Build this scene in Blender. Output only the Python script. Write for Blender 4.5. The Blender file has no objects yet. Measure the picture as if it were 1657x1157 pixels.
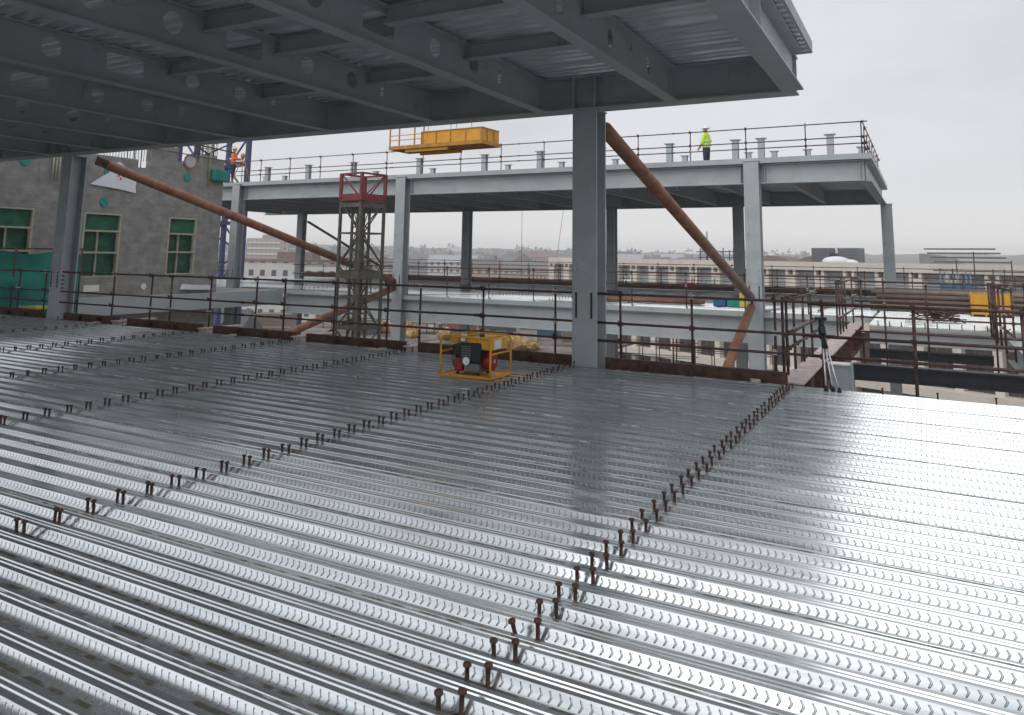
import bpy, bmesh, math, random
from mathutils import Vector, Matrix, noise
S = bpy.context.scene
PI = math.pi
R = math.radians
# ------------------------------------------------------------ camera
cd = bpy.data.cameras.new('camera'); cam = bpy.data.objects.new('camera', cd); S.collection.objects.link(cam); S.camera = cam
cd.sensor_width = 36; cd.sensor_fit = 'HORIZONTAL'; cd.lens = 26.397; cd.shift_x = 0; cd.shift_y = -0.2043
cd.clip_start = 0.05; cd.clip_end = 5000
cam.matrix_world = Matrix(((0.8789048, 0.0546300, 0.4738585, 0), (0.4767648, -0.1316200, -0.8691211, 0), (0.0148892, 0.9897938, -0.1417271, 1.7), (0, 0, 0, 1)))
S.cycles.volume_bounces = 4
S.render.resolution_x = 1024; S.render.resolution_y = 715
S.view_settings.view_transform = 'Standard'; S.view_settings.look = 'None'; S.view_settings.exposure = 0.08; S.view_settings.gamma = 1
# ------------------------------------------------------------ world: overcast sky
SUN_EL, SUN_AZ = R(50), R(195)
w = bpy.data.worlds.new('World'); S.world = w; w.use_nodes = True
nt = w.node_tree; nt.nodes.clear(); N = nt.nodes.new; L = nt.links.new
out = N('ShaderNodeOutputWorld'); bg = N('ShaderNodeBackground'); L(bg.outputs[0], out.inputs[0])
bg.inputs[1].default_value = 0.1
sky = N('ShaderNodeTexSky'); sky.sky_type = 'NISHITA'; sky.sun_disc = False; sky.sun_elevation = SUN_EL; sky.sun_rotation = SUN_AZ
tc = N('ShaderNodeTexCoord'); mp = N('ShaderNodeMapping'); mp.inputs['Scale'].default_value = (1.2, 1.2, 3.4)
L(tc.outputs['Generated'], mp.inputs[0])
nz = N('ShaderNodeTexNoise'); nz.inputs['Scale'].default_value = 1.5; nz.inputs['Detail'].default_value = 6; nz.inputs['Roughness'].default_value = 0.5
L(mp.outputs[0], nz.inputs[0])
cr = N('ShaderNodeValToRGB'); cr.color_ramp.elements[0].position = 0.38; cr.color_ramp.elements[0].color = (5.9, 6.0, 6.3, 1)
cr.color_ramp.elements[1].position = 0.62; cr.color_ramp.elements[1].color = (7.5, 7.6, 7.95, 1)
L(nz.outputs['Fac'], cr.inputs[0])
sx = N('ShaderNodeSeparateXYZ'); L(tc.outputs['Generated'], sx.inputs[0])
hz_ = N('ShaderNodeValToRGB'); e = hz_.color_ramp.elements; e[0].position = 0.0; e[0].color = (9.6, 9.4, 9.3, 1); e[1].position = 0.10; e[1].color = (7.6, 7.6, 7.65, 1)
q_ = e.new(0.02); q_.color = (8.9, 8.8, 8.7, 1); q_ = e.new(0.05); q_.color = (8.0, 7.95, 7.95, 1)
L(sx.outputs['Z'], hz_.inputs[0])
hr = N('ShaderNodeMapRange'); hr.inputs[1].default_value = 0.06; hr.inputs[2].default_value = 0.17; hr.inputs[3].default_value = 1; hr.inputs[4].default_value = 0; hr.clamp = True
L(sx.outputs['Z'], hr.inputs[0])
mh = N('ShaderNodeMix'); mh.data_type = 'RGBA'; L(hr.outputs[0], mh.inputs[0]); L(cr.outputs[0], mh.inputs[6]); L(hz_.outputs[0], mh.inputs[7])
# glow added to the cloud layer behind the camera, to whiten the deck webs
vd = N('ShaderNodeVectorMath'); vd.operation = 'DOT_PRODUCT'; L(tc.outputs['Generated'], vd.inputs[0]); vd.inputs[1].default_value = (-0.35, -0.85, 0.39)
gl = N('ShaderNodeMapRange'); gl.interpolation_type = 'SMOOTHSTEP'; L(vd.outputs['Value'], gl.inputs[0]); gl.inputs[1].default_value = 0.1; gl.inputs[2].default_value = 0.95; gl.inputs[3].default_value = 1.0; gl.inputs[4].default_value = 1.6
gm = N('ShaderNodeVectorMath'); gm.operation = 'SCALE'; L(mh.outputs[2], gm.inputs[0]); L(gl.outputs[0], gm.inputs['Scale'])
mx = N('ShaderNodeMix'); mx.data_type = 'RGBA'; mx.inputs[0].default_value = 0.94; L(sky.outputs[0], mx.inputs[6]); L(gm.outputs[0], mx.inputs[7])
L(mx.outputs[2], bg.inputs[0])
# ------------------------------------------------------------ sun (overcast)
sd = bpy.data.lights.new('sun', 'SUN'); sd.energy = 0.9; sd.angle = R(45); sd.color = (1, 0.97, 0.93)
so = bpy.data.objects.new('sun', sd); S.collection.objects.link(so)
sdir = Vector((math.sin(SUN_AZ) * math.cos(SUN_EL), math.cos(SUN_AZ) * math.cos(SUN_EL), math.sin(SUN_EL)))
so.rotation_euler = sdir.to_track_quat('Z', 'Y').to_euler(); so.location = (0, 0, 30)

rnd = random.Random(7)
# ------------------------------------------------------------ materials
MATS = {}
def mat(name, col, rough=0.6, metal=0.0, var=0.12, scale=3.0, bump=0.0, bscale=40.0, col2=None, thr=(0.45, 0.65), stretch=(1, 1, 1), spec=0.5):
    if name in MATS: return MATS[name]
    m = bpy.data.materials.new(name); m.use_nodes = True; t = m.node_tree; b = t.nodes['Principled BSDF']
    b.inputs['Roughness'].default_value = rough; b.inputs['Metallic'].default_value = metal; b.inputs['Specular IOR Level'].default_value = spec
    tcn = t.nodes.new('ShaderNodeTexCoord'); mpn = t.nodes.new('ShaderNodeMapping'); mpn.inputs['Scale'].default_value = stretch
    t.links.new(tcn.outputs['Object'], mpn.inputs[0])
    n = t.nodes.new('ShaderNodeTexNoise'); n.inputs['Scale'].default_value = scale; n.inputs['Detail'].default_value = 8; n.inputs['Roughness'].default_value = 0.65
    t.links.new(mpn.outputs[0], n.inputs[0])
    r = t.nodes.new('ShaderNodeValToRGB')
    if col2 is None:
        r.color_ramp.elements[0].position = 0.3; r.color_ramp.elements[1].position = 0.7
        r.color_ramp.elements[0].color = (*[c * (1 - var) for c in col], 1); r.color_ramp.elements[1].color = (*[min(1, c * (1 + var)) for c in col], 1)
    else:
        r.color_ramp.elements[0].position = thr[0]; r.color_ramp.elements[1].position = thr[1]
        r.color_ramp.elements[0].color = (*col, 1); r.color_ramp.elements[1].color = (*col2, 1)
    t.links.new(n.outputs['Fac'], r.inputs[0]); t.links.new(r.outputs[0], b.inputs['Base Color'])
    if bump:
        n2 = t.nodes.new('ShaderNodeTexNoise'); n2.inputs['Scale'].default_value = bscale; n2.inputs['Detail'].default_value = 4
        t.links.new(tcn.outputs['Object'], n2.inputs[0])
        bp = t.nodes.new('ShaderNodeBump'); bp.inputs['Strength'].default_value = bump; bp.inputs['Distance'].default_value = 0.01
        t.links.new(n2.outputs['Fac'], bp.inputs['Height']); t.links.new(bp.outputs[0], b.inputs['Normal'])
    MATS[name] = m
    return m
M_steel = mat('steel_paint', (0.385, 0.415, 0.425), 0.5, 0, 0.09, 1.6, 0.05, 20)
M_soff = M_steel
M_rust = mat('rust', (0.030, 0.016, 0.013), 0.75, 0, 0, 7, 0.3, 60, col2=(0.13, 0.05, 0.032), thr=(0.35, 0.7))
M_pipe = mat('scaffold_tube', (0.045, 0.024, 0.022), 0.6, 0.1, 0, 10, 0.2, 60, col2=(0.13, 0.06, 0.045), thr=(0.4, 0.75))
M_brace = mat('brace_tube', (0.30, 0.14, 0.08), 0.45, 0, 0, 3, 0.1, 40, col2=(0.19, 0.07, 0.038), thr=(0.35, 0.6))
M_rust2 = mat('orange_rust', (0.10, 0.05, 0.04), 0.8, 0, 0, 6, 0.2, 40, col2=(0.25, 0.12, 0.09), thr=(0.4, 0.65))
M_pipe2 = mat('old_pipe', (0.13, 0.085, 0.07), 0.6, 0, 0.25, 3)
M_timber2 = mat('grey_timber', (0.22, 0.18, 0.14), 0.8, 0, 0.25, 5)
M_galv = mat('galvanised_coupler', (0.45, 0.42, 0.38), 0.5, 0.3, 0.2, 20)
M_pink = mat('primed_beam_top', (0.66, 0.55, 0.53), 0.45, 0, 0, 4, 0.1, 40, col2=(0.38, 0.24, 0.22), thr=(0.4, 0.7))
M_black = mat('black_steel', (0.018, 0.020, 0.028), 0.5, 0, 0.3, 4)
M_dark = mat('dark_bolt', (0.03, 0.03, 0.032), 0.6, 0, 0.3, 8)
M_conc = mat('core_concrete', (0.20, 0.197, 0.19), 0.9, 0, 0, 3.2, 0.6, 22, col2=(0.36, 0.35, 0.33), thr=(0.30, 0.7), stretch=(1, 0.8, 1.1))
M_conc2 = mat('pale_concrete', (0.42, 0.41, 0.39), 0.85, 0, 0.12, 1.5, 0.2, 30)
M_yel = mat('yellow_paint', (0.72, 0.36, 0.02), 0.42, 0, 0.1, 6)
M_yel2 = mat('yellow_plate', (0.72, 0.33, 0.02), 0.5, 0, 0, 2, 0, 30, col2=(0.5, 0.22, 0.02), thr=(0.45, 0.8))
M_yeld = mat('worn_yellow_beam', (0.45, 0.21, 0.03), 0.6, 0, 0.3, 4)
M_red = mat('red_mast_paint', (0.19, 0.035, 0.035), 0.55, 0, 0.2, 6)
M_redp = mat('engine_red', (0.32, 0.012, 0.02), 0.35, 0, 0.2, 6)
M_mast = mat('mast_steel', (0.125, 0.12, 0.10), 0.6, 0.2, 0, 5, 0, 30, col2=(0.055, 0.05, 0.045), thr=(0.4, 0.7))
M_blue = mat('blue_mast_paint', (0.03, 0.04, 0.13), 0.5, 0, 0.2, 2)
M_teal = mat('teal_netting', (0.02, 0.22, 0.18), 0.8, 0, 0.22, 1.2, 0.5, 3)
M_green = mat('green_mesh', (0.012, 0.085, 0.055), 0.75, 0, 0, 2.2, 0.4, 9, col2=(0.03, 0.17, 0.10), thr=(0.4, 0.7))
M_dgreen = mat('dark_green_mesh', (0.03, 0.11, 0.08), 0.7, 0, 0.5, 2.5, 0.4, 9)
M_timber = mat('timber', (0.42, 0.39, 0.31), 0.8, 0, 0.25, 6, 0, 20, stretch=(1, 1, 4))
M_white = mat('white_sheet', (0.74, 0.75, 0.80), 0.6, 0, 0.06, 3, 0.6, 5)
M_wpaint = mat('white_paint', (0.75, 0.75, 0.73), 0.6, 0, 0.1, 3)
M_chrome = mat('bright_tube', (0.7, 0.71, 0.73), 0.25, 0.8, 0.05, 3)
M_rubber = mat('black_plastic', (0.012, 0.012, 0.012), 0.55, 0, 0.3, 8)
M_grey = mat('engine_grey', (0.16, 0.16, 0.16), 0.45, 0.3, 0.25, 10)
M_beige = mat('beige_stone', (0.60, 0.54, 0.47), 0.85, 0, 0.07, 0.35, 0.1, 4)
M_panel = mat('grey_blue_louvre', (0.33, 0.35, 0.37), 0.6, 0, 0.10, 0.6, 0, 4, stretch=(0.4, 0.4, 9))
M_glass = mat('dark_window', (0.028, 0.026, 0.026), 0.25, 0, 0, 0.9, 0, 3, col2=(0.075, 0.055, 0.042), thr=(0.42, 0.6))
M_roofing = mat('grey_roof', (0.24, 0.24, 0.25), 0.9, 0, 0.15, 0.5)
M_hivis = mat('hi_vis_yellow', (0.55, 0.85, 0.03), 0.6, 0, 0.12, 9)
M_orange = mat('hi_vis_orange', (0.9, 0.13, 0.015), 0.6, 0, 0.12, 9)
M_navy = mat('navy_trousers', (0.02, 0.025, 0.05), 0.8, 0, 0.3, 9)
M_skin = mat('skin', (0.45, 0.26, 0.18), 0.5, 0, 0.05, 9)
M_hat = mat('white_hard_hat', (0.8, 0.8, 0.78), 0.3, 0, 0.03, 5)
M_cream = mat('cream_hard_hat', (0.72, 0.58, 0.33), 0.35, 0, 0.05, 5)
M_silver = mat('reflective_band', (0.6, 0.62, 0.6), 0.4, 0.3, 0.05, 5)
M_ground = mat('street_ground', (0.13, 0.125, 0.12), 0.95, 0, 0, 0.02, 0, 3, col2=(0.22, 0.21, 0.20), thr=(0.35, 0.6))
M_hill = mat('wooded_hill', (0.055, 0.065, 0.05), 0.95, 0, 0.4, 0.02)
M_tree = mat('bare_wood', (0.06, 0.06, 0.045), 0.95, 0, 0.3, 0.3)
M_bag = mat('yellow_sheeting', (0.36, 0.21, 0.06), 0.7, 0, 0, 3.0, 0.6, 3, col2=(0.70, 0.50, 0.25), thr=(0.45, 0.7))
M_darksheet = mat('dark_sheeting', (0.06, 0.06, 0.065), 0.6, 0, 0.3, 2)

def course_lines(m, pitch, depth=0.006, dark=0.8):
    t = m.node_tree; b = t.nodes['Principled BSDF']; n = t.nodes.new; l = t.links.new
    tcn = n('ShaderNodeTexCoord'); s_ = n('ShaderNodeSeparateXYZ'); l(tcn.outputs['Object'], s_.inputs[0])
    br = n('ShaderNodeTexBrick'); cb = n('ShaderNodeCombineXYZ'); l(s_.outputs[1], cb.inputs[0]); l(s_.outputs[2], cb.inputs[1]); l(cb.outputs[0], br.inputs[0])
    br.inputs['Scale'].default_value = 1; br.inputs['Brick Width'].default_value = pitch * 2.2; br.inputs['Row Height'].default_value = pitch; br.inputs['Mortar Size'].default_value = 0.008; br.inputs['Mortar Smooth'].default_value = 0.6
    br.inputs['Color1'].default_value = (1, 1, 1, 1); br.inputs['Color2'].default_value = (0.80, 0.80, 0.80, 1); br.inputs['Mortar'].default_value = (dark, dark, dark, 1)
    src_ = b.inputs['Base Color'].links[0].from_socket; mm = n('ShaderNodeMix'); mm.data_type = 'RGBA'; mm.blend_type = 'MULTIPLY'; mm.inputs[0].default_value = 0.55; l(src_, mm.inputs[6]); l(br.outputs['Color'], mm.inputs[7]); l(mm.outputs[2], b.inputs['Base Color'])
course_lines(M_conc, 0.20, dark=0.55)
def stains(m, col, thr, amt, stretch, scale=4.0):
    t = m.node_tree; b = t.nodes['Principled BSDF']; n = t.nodes.new; l = t.links.new
    tcn = n('ShaderNodeTexCoord'); mp_ = n('ShaderNodeMapping'); mp_.inputs['Scale'].default_value = stretch; l(tcn.outputs['Object'], mp_.inputs[0])
    nn = n('ShaderNodeTexNoise'); nn.inputs['Scale'].default_value = scale; nn.inputs['Detail'].default_value = 9; nn.inputs['Roughness'].default_value = 0.7; l(mp_.outputs[0], nn.inputs[0])
    mr = n('ShaderNodeMapRange'); l(nn.outputs['Fac'], mr.inputs[0]); mr.inputs[1].default_value = thr[0]; mr.inputs[2].default_value = thr[1]; mr.inputs[3].default_value = 0; mr.inputs[4].default_value = amt
    src_ = b.inputs['Base Color'].links[0].from_socket; mm = n('ShaderNodeMix'); mm.data_type = 'RGBA'; l(mr.outputs[0], mm.inputs[0]); l(src_, mm.inputs[6]); mm.inputs[7].default_value = (*col, 1); l(mm.outputs[2], b.inputs['Base Color'])
for m_ in (M_steel,):
    stains(m_, (0.16, 0.11, 0.08), (0.62, 0.72), 0.7, (1, 1, 0.35)); stains(m_, (0.62, 0.66, 0.68), (0.64, 0.70), 0.5, (1, 1, 1), 7.0); stains(m_, (0.20, 0.23, 0.24), (0.5, 0.75), 0.5, (0.4, 0.4, 1), 1.1)
stains(M_yel, (0.12, 0.07, 0.03), (0.6, 0.68), 0.8, (1, 1, 1), 14.0); stains(M_yel2, (0.15, 0.08, 0.04), (0.6, 0.7), 0.7, (1, 1, 1), 9.0)
stains(M_pipe, (0.30, 0.28, 0.26), (0.6, 0.68), 0.6, (1, 1, 1), 3.0); stains(M_brace, (0.34, 0.24, 0.18), (0.56, 0.7), 0.6, (1, 1, 1), 5.0); stains(M_beige, (0.34, 0.29, 0.25), (0.55, 0.75), 0.5, (1, 1, 0.3), 1.2)

# galvanised decking with pressed chevrons on its sloping webs
def deck_material(name, dirt_and_reflection=True, tint=1.0):
    m = bpy.data.materials.new(name); m.use_nodes = True; t = m.node_tree; b = t.nodes['Principled BSDF']; n = t.nodes.new; l = t.links.new
    def mth(op, a, c=None, cc=None):
        k = n('ShaderNodeMath'); k.operation = op
        for i, v in enumerate((a, c, cc)):
            if v is None: continue
            if isinstance(v, (int, float)): k.inputs[i].default_value = v
            else: l(v, k.inputs[i])
        return k.outputs[0]
    uv = n('ShaderNodeUVMap'); s = n('ShaderNodeSeparateXYZ'); l(uv.outputs[0], s.inputs[0])
    u, v = s.outputs[0], s.outputs[1]
    av = mth('ABSOLUTE', mth('SUBTRACT', v, 0.5))
    ph = mth('FRACT', mth('ADD', mth('MULTIPLY', u, 1 / 0.044), mth('MULTIPLY', av, 0.75)))
    d = mth('ABSOLUTE', mth('SUBTRACT', ph, 0.5))
    ridge = n('ShaderNodeMapRange'); ridge.interpolation_type = 'SMOOTHSTEP'; l(d, ridge.inputs[0]); ridge.inputs[1].default_value = 0.02; ridge.inputs[2].default_value = 0.12; ridge.inputs[3].default_value = 1; ridge.inputs[4].default_value = 0
    msk = n('ShaderNodeMapRange'); msk.interpolation_type = 'SMOOTHSTEP'; l(av, msk.inputs[0]); msk.inputs[1].default_value = 0.26; msk.inputs[2].default_value = 0.36; msk.inputs[3].default_value = 1; msk.inputs[4].default_value = 0
    h = mth('MULTIPLY', ridge.outputs[0], msk.outputs[0])
    tcn = n('ShaderNodeTexCoord')
    wv = n('ShaderNodeTexNoise'); wv.inputs['Scale'].default_value = 2.2; wv.inputs['Detail'].default_value = 2; l(tcn.outputs['Object'], wv.inputs[0])
    fine = n('ShaderNodeTexVoronoi'); fine.inputs['Scale'].default_value = 70; l(tcn.outputs['Object'], fine.inputs[0])
    bp2 = n('ShaderNodeBump'); bp2.inputs['Strength'].default_value = 0.05 if dirt_and_reflection else 0.03; bp2.inputs['Distance'].default_value = 0.02; l(wv.outputs['Fac'], bp2.inputs['Height'])
    bp = n('ShaderNodeBump'); bp.inputs['Strength'].default_value = 1.0; bp.inputs['Distance'].default_value = 0.0042; l(h, bp.inputs['Height']); l(bp2.outputs[0], bp.inputs['Normal'])
    l(bp.outputs[0], b.inputs['Normal'])
    # streaked zinc
    mp = n('ShaderNodeMapping'); mp.inputs['Scale'].default_value = (0.5, 9, 9); l(tcn.outputs['Object'], mp.inputs[0])
    st = n('ShaderNodeTexNoise'); st.inputs['Scale'].default_value = 2.5; st.inputs['Detail'].default_value = 7; l(mp.outputs[0], st.inputs[0])
    rc = n('ShaderNodeValToRGB'); rc.color_ramp.elements[0].position = 0.3; rc.color_ramp.elements[0].color = (0.56, 0.60, 0.61, 1); rc.color_ramp.elements[1].position = 0.7; rc.color_ramp.elements[1].color = (0.78, 0.82, 0.84, 1)
    l(st.outputs['Fac'], rc.inputs[0])
    rg = n('ShaderNodeMapRange'); l(st.outputs['Fac'], rg.inputs[0]); rg.inputs[1].default_value = 0.3; rg.inputs[2].default_value = 0.7; rg.inputs[3].default_value = 0.12; rg.inputs[4].default_value = 0.23
    for e_ in rc.color_ramp.elements: e_.color = (e_.color[0] * tint, e_.color[1] * tint, e_.color[2] * tint, 1)
    colr, rou, met = rc.outputs[0], rg.outputs[0], None
    if dirt_and_reflection:
        mp2 = n('ShaderNodeMapping'); mp2.inputs['Scale'].default_value = (0.16, 1.15, 1); l(tcn.outputs['Object'], mp2.inputs[0])
        dn = n('ShaderNodeTexNoise'); dn.inputs['Scale'].default_value = 1.3; dn.inputs['Detail'].default_value = 6; dn.inputs['Roughness'].default_value = 0.6; l(mp2.outputs[0], dn.inputs[0])
        dm = n('ShaderNodeMapRange'); l(dn.outputs['Fac'], dm.inputs[0]); dm.inputs[1].default_value = 0.36; dm.inputs[2].default_value = 0.50; dm.inputs[3].default_value = 0; dm.inputs[4].default_value = 1
        dn2 = n('ShaderNodeTexNoise'); dn2.inputs['Scale'].default_value = 9; dn2.inputs['Detail'].default_value = 6; l(tcn.outputs['Object'], dn2.inputs[0])
        dm2 = n('ShaderNodeMapRange'); l(dn2.outputs['Fac'], dm2.inputs[0]); dm2.inputs[1].default_value = 0.34; dm2.inputs[2].default_value = 0.56; dm2.inputs[3].default_value = 0.15; dm2.inputs[4].default_value = 0.95
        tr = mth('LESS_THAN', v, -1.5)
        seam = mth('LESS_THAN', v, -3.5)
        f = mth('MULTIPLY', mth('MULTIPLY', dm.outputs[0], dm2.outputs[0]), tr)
        f = mth('MAXIMUM', f, mth('MULTIPLY', mth('LESS_THAN', v, -2.5), mth('MULTIPLY', dm2.outputs[0], 1.0)))  # web foot strip: mud and the dark soffit reflection, painted as one colour
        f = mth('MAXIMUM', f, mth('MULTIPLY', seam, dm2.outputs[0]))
        sc = n('ShaderNodeTexNoise'); sc.inputs['Scale'].default_value = 3.1; sc.inputs['Detail'].default_value = 9; sc.inputs['Roughness'].default_value = 0.72; l(tcn.outputs['Object'], sc.inputs[0])
        sm_ = n('ShaderNodeMapRange'); l(sc.outputs['Fac'], sm_.inputs[0]); sm_.inputs[1].default_value = 0.60; sm_.inputs[2].default_value = 0.70; sm_.inputs[3].default_value = 0; sm_.inputs[4].default_value = 0.25
        f = mth('MAXIMUM', f, sm_.outputs[0])
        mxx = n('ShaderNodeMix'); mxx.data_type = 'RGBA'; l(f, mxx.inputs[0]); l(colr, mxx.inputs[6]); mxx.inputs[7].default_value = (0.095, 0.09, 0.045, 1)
        l(mxx.outputs[2], b.inputs['Base Color'])
        mr = n('ShaderNodeMix'); l(f, mr.inputs[0]); l(rou, mr.inputs[2]); mr.inputs[3].default_value = 0.55; l(mr.outputs[0], b.inputs['Roughness'])
        l(mth('MULTIPLY_ADD', f, -0.75, 0.80), b.inputs['Metallic'])
    else:
        l(colr, b.inputs['Base Color']); l(rou, b.inputs['Roughness']); b.inputs['Metallic'].default_value = 0.3
    return m
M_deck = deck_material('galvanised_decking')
M_deck2 = deck_material('galvanised_soffit', False)
M_deck3 = deck_material('darker_decking', True, 0.55)  # same decking metal with its zinc colour tinted darker

# ------------------------------------------------------------ helpers
COL = S.collection
class MB:
    def __init__(s): s.v = []; s.f = []; s.mi = []; s.m = 0; s.smooth = []; s.sm = False
    def add(s, vs, fs):
        k = len(s.v); s.v += [tuple(p) for p in vs]
        for f in fs: s.f.append(tuple(k + i for i in f)); s.mi.append(s.m); s.smooth.append(s.sm)
        return s
    def box(s, a, b):
        x0, y0, z0 = a; x1, y1, z1 = b
        if x0 > x1: x0, x1 = x1, x0
        if y0 > y1: y0, y1 = y1, y0
        if z0 > z1: z0, z1 = z1, z0
        return s.add([(x0, y0, z0), (x1, y0, z0), (x1, y1, z0), (x0, y1, z0), (x0, y0, z1), (x1, y0, z1), (x1, y1, z1), (x0, y1, z1)],
                     [(0, 3, 2, 1), (4, 5, 6, 7), (0, 1, 5, 4), (1, 2, 6, 5), (2, 3, 7, 6), (3, 0, 4, 7)])
    def obox(s, c, ux, uy, uz):   # oriented box: centre and three half vectors
        c, ux, uy, uz = map(Vector, (c, ux, uy, uz))
        vs = [c - ux - uy - uz, c + ux - uy - uz, c + ux + uy - uz, c - ux + uy - uz, c - ux - uy + uz, c + ux - uy + uz, c + ux + uy + uz, c - ux + uy + uz]
        return s.add(vs, [(0, 3, 2, 1), (4, 5, 6, 7), (0, 1, 5, 4), (1, 2, 6, 5), (2, 3, 7, 6), (3, 0, 4, 7)])
    def bar(s, p, q, wd, ht=None):   # square bar
        p, q = Vector(p), Vector(q); d = q - p
        if d.length < 1e-6: return s
        ht = ht or wd; z = Vector((0, 0, 1)) if abs(d.normalized().z) < 0.95 else Vector((1, 0, 0))
        a = d.cross(z).normalized() * wd / 2; b = a.cross(d).normalized() * ht / 2
        return s.obox((p + q) / 2, d / 2, a, b)
    def tube(s, p, q, r, n=10, r2=None, caps=True):
        p, q = Vector(p), Vector(q); d = (q - p).normalized(); r2 = r if r2 is None else r2
        z = Vector((0, 0, 1)) if abs(d.z) < 0.95 else Vector((1, 0, 0))
        a = d.cross(z).normalized(); b = d.cross(a)
        vs = [p + (a * math.cos(2 * PI * i / n) + b * math.sin(2 * PI * i / n)) * r for i in range(n)] + [q + (a * math.cos(2 * PI * i / n) + b * math.sin(2 * PI * i / n)) * r2 for i in range(n)]
        o = s.sm; s.sm = True; s.add(vs, [(i, i + n, (i + 1) % n + n, (i + 1) % n) for i in range(n)]); s.sm = o
        if caps:
            k = len(s.v) - 2 * n
            s.f.append(tuple(k + i for i in range(n))); s.mi.append(s.m); s.smooth.append(False)
            s.f.append(tuple(k + n + i for i in range(n - 1, -1, -1))); s.mi.append(s.m); s.smooth.append(False)
        return s
    def path(s, pts, r, n=8):
        for a, b in zip(pts, pts[1:]): s.tube(a, b, r, n)
        for p in pts[1:-1]: s.ball(p, r, 6, 4)
        return s
    def lathe(s, c, prof, n=12, axis=Vector((0, 0, 1))):
        c = Vector(c); axis = Vector(axis).normalized(); z = Vector((0, 0, 1)) if abs(axis.z) < 0.95 else Vector((1, 0, 0))
        a = axis.cross(z).normalized(); b = axis.cross(a); vs = []
        for r, h in prof: vs += [c + axis * h + (a * math.cos(2 * PI * i / n) + b * math.sin(2 * PI * i / n)) * max(r, 1e-5) for i in range(n)]
        fs = []
        for j in range(len(prof) - 1):
            for i in range(n): fs.append((j * n + i, j * n + (i + 1) % n, (j + 1) * n + (i + 1) % n, (j + 1) * n + i))
        o = s.sm; s.sm = True; s.add(vs, fs); s.sm = o
        return s
    def ball(s, c, r, n=12, m=8, sc=(1, 1, 1)):
        vs = []; fs = []
        for j in range(m + 1):
            t = PI * j / m
            for i in range(n): vs.append((c[0] + sc[0] * r * math.sin(t) * math.cos(2 * PI * i / n), c[1] + sc[1] * r * math.sin(t) * math.sin(2 * PI * i / n), c[2] + sc[2] * r * math.cos(t)))
        for j in range(m):
            for i in range(n): fs.append((j * n + i, (j + 1) * n + i, (j + 1) * n + (i + 1) % n, j * n + (i + 1) % n))
        o = s.sm; s.sm = True; s.add(vs, fs); s.sm = o
        return s
    def prism(s, poly, off):   # poly: 3d points, extruded by off
        n = len(poly); off = Vector(off); vs = [Vector(p) for p in poly] + [Vector(p) + off for p in poly]
        return s.add(vs, [tuple(range(n)), tuple(range(2 * n - 1, n - 1, -1))] + [(i, i + n, (i + 1) % n + n, (i + 1) % n) for i in range(n)])
    def build(s, name, mats, parent=None, loc=None, bevel=0):
        me = bpy.data.meshes.new(name); me.from_pydata(s.v, [], s.f)
        if not isinstance(mats, (list, tuple)): mats = [mats]
        for m in mats: me.materials.append(m)
        me.polygons.foreach_set('material_index', s.mi); me.polygons.foreach_set('use_smooth', s.smooth)
        me.update()
        bm = bmesh.new(); bm.from_mesh(me); bmesh.ops.recalc_face_normals(bm, faces=bm.faces); bm.to_mesh(me); bm.free()
        o = bpy.data.objects.new(name, me); COL.objects.link(o)
        if parent: o.parent = parent
        if loc: o.location = loc
        if bevel:
            md = o.modifiers.new('bevel', 'BEVEL'); md.width = bevel; md.segments = 2; md.limit_method = 'ANGLE'
        return o
def tag(o, label=None, cat=None, group=None, kind=None):
    if label: o['label'] = label
    if cat: o['category'] = cat
    if group: o['group'] = group
    if kind: o['kind'] = kind
    return o
def thing(name, label, cat, loc=(0, 0, 0), rz=0, group=None):
    o = bpy.data.objects.new(name, None); COL.objects.link(o); o.location = loc; o.rotation_euler = (0, 0, rz)
    return tag(o, label, cat, group)
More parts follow.
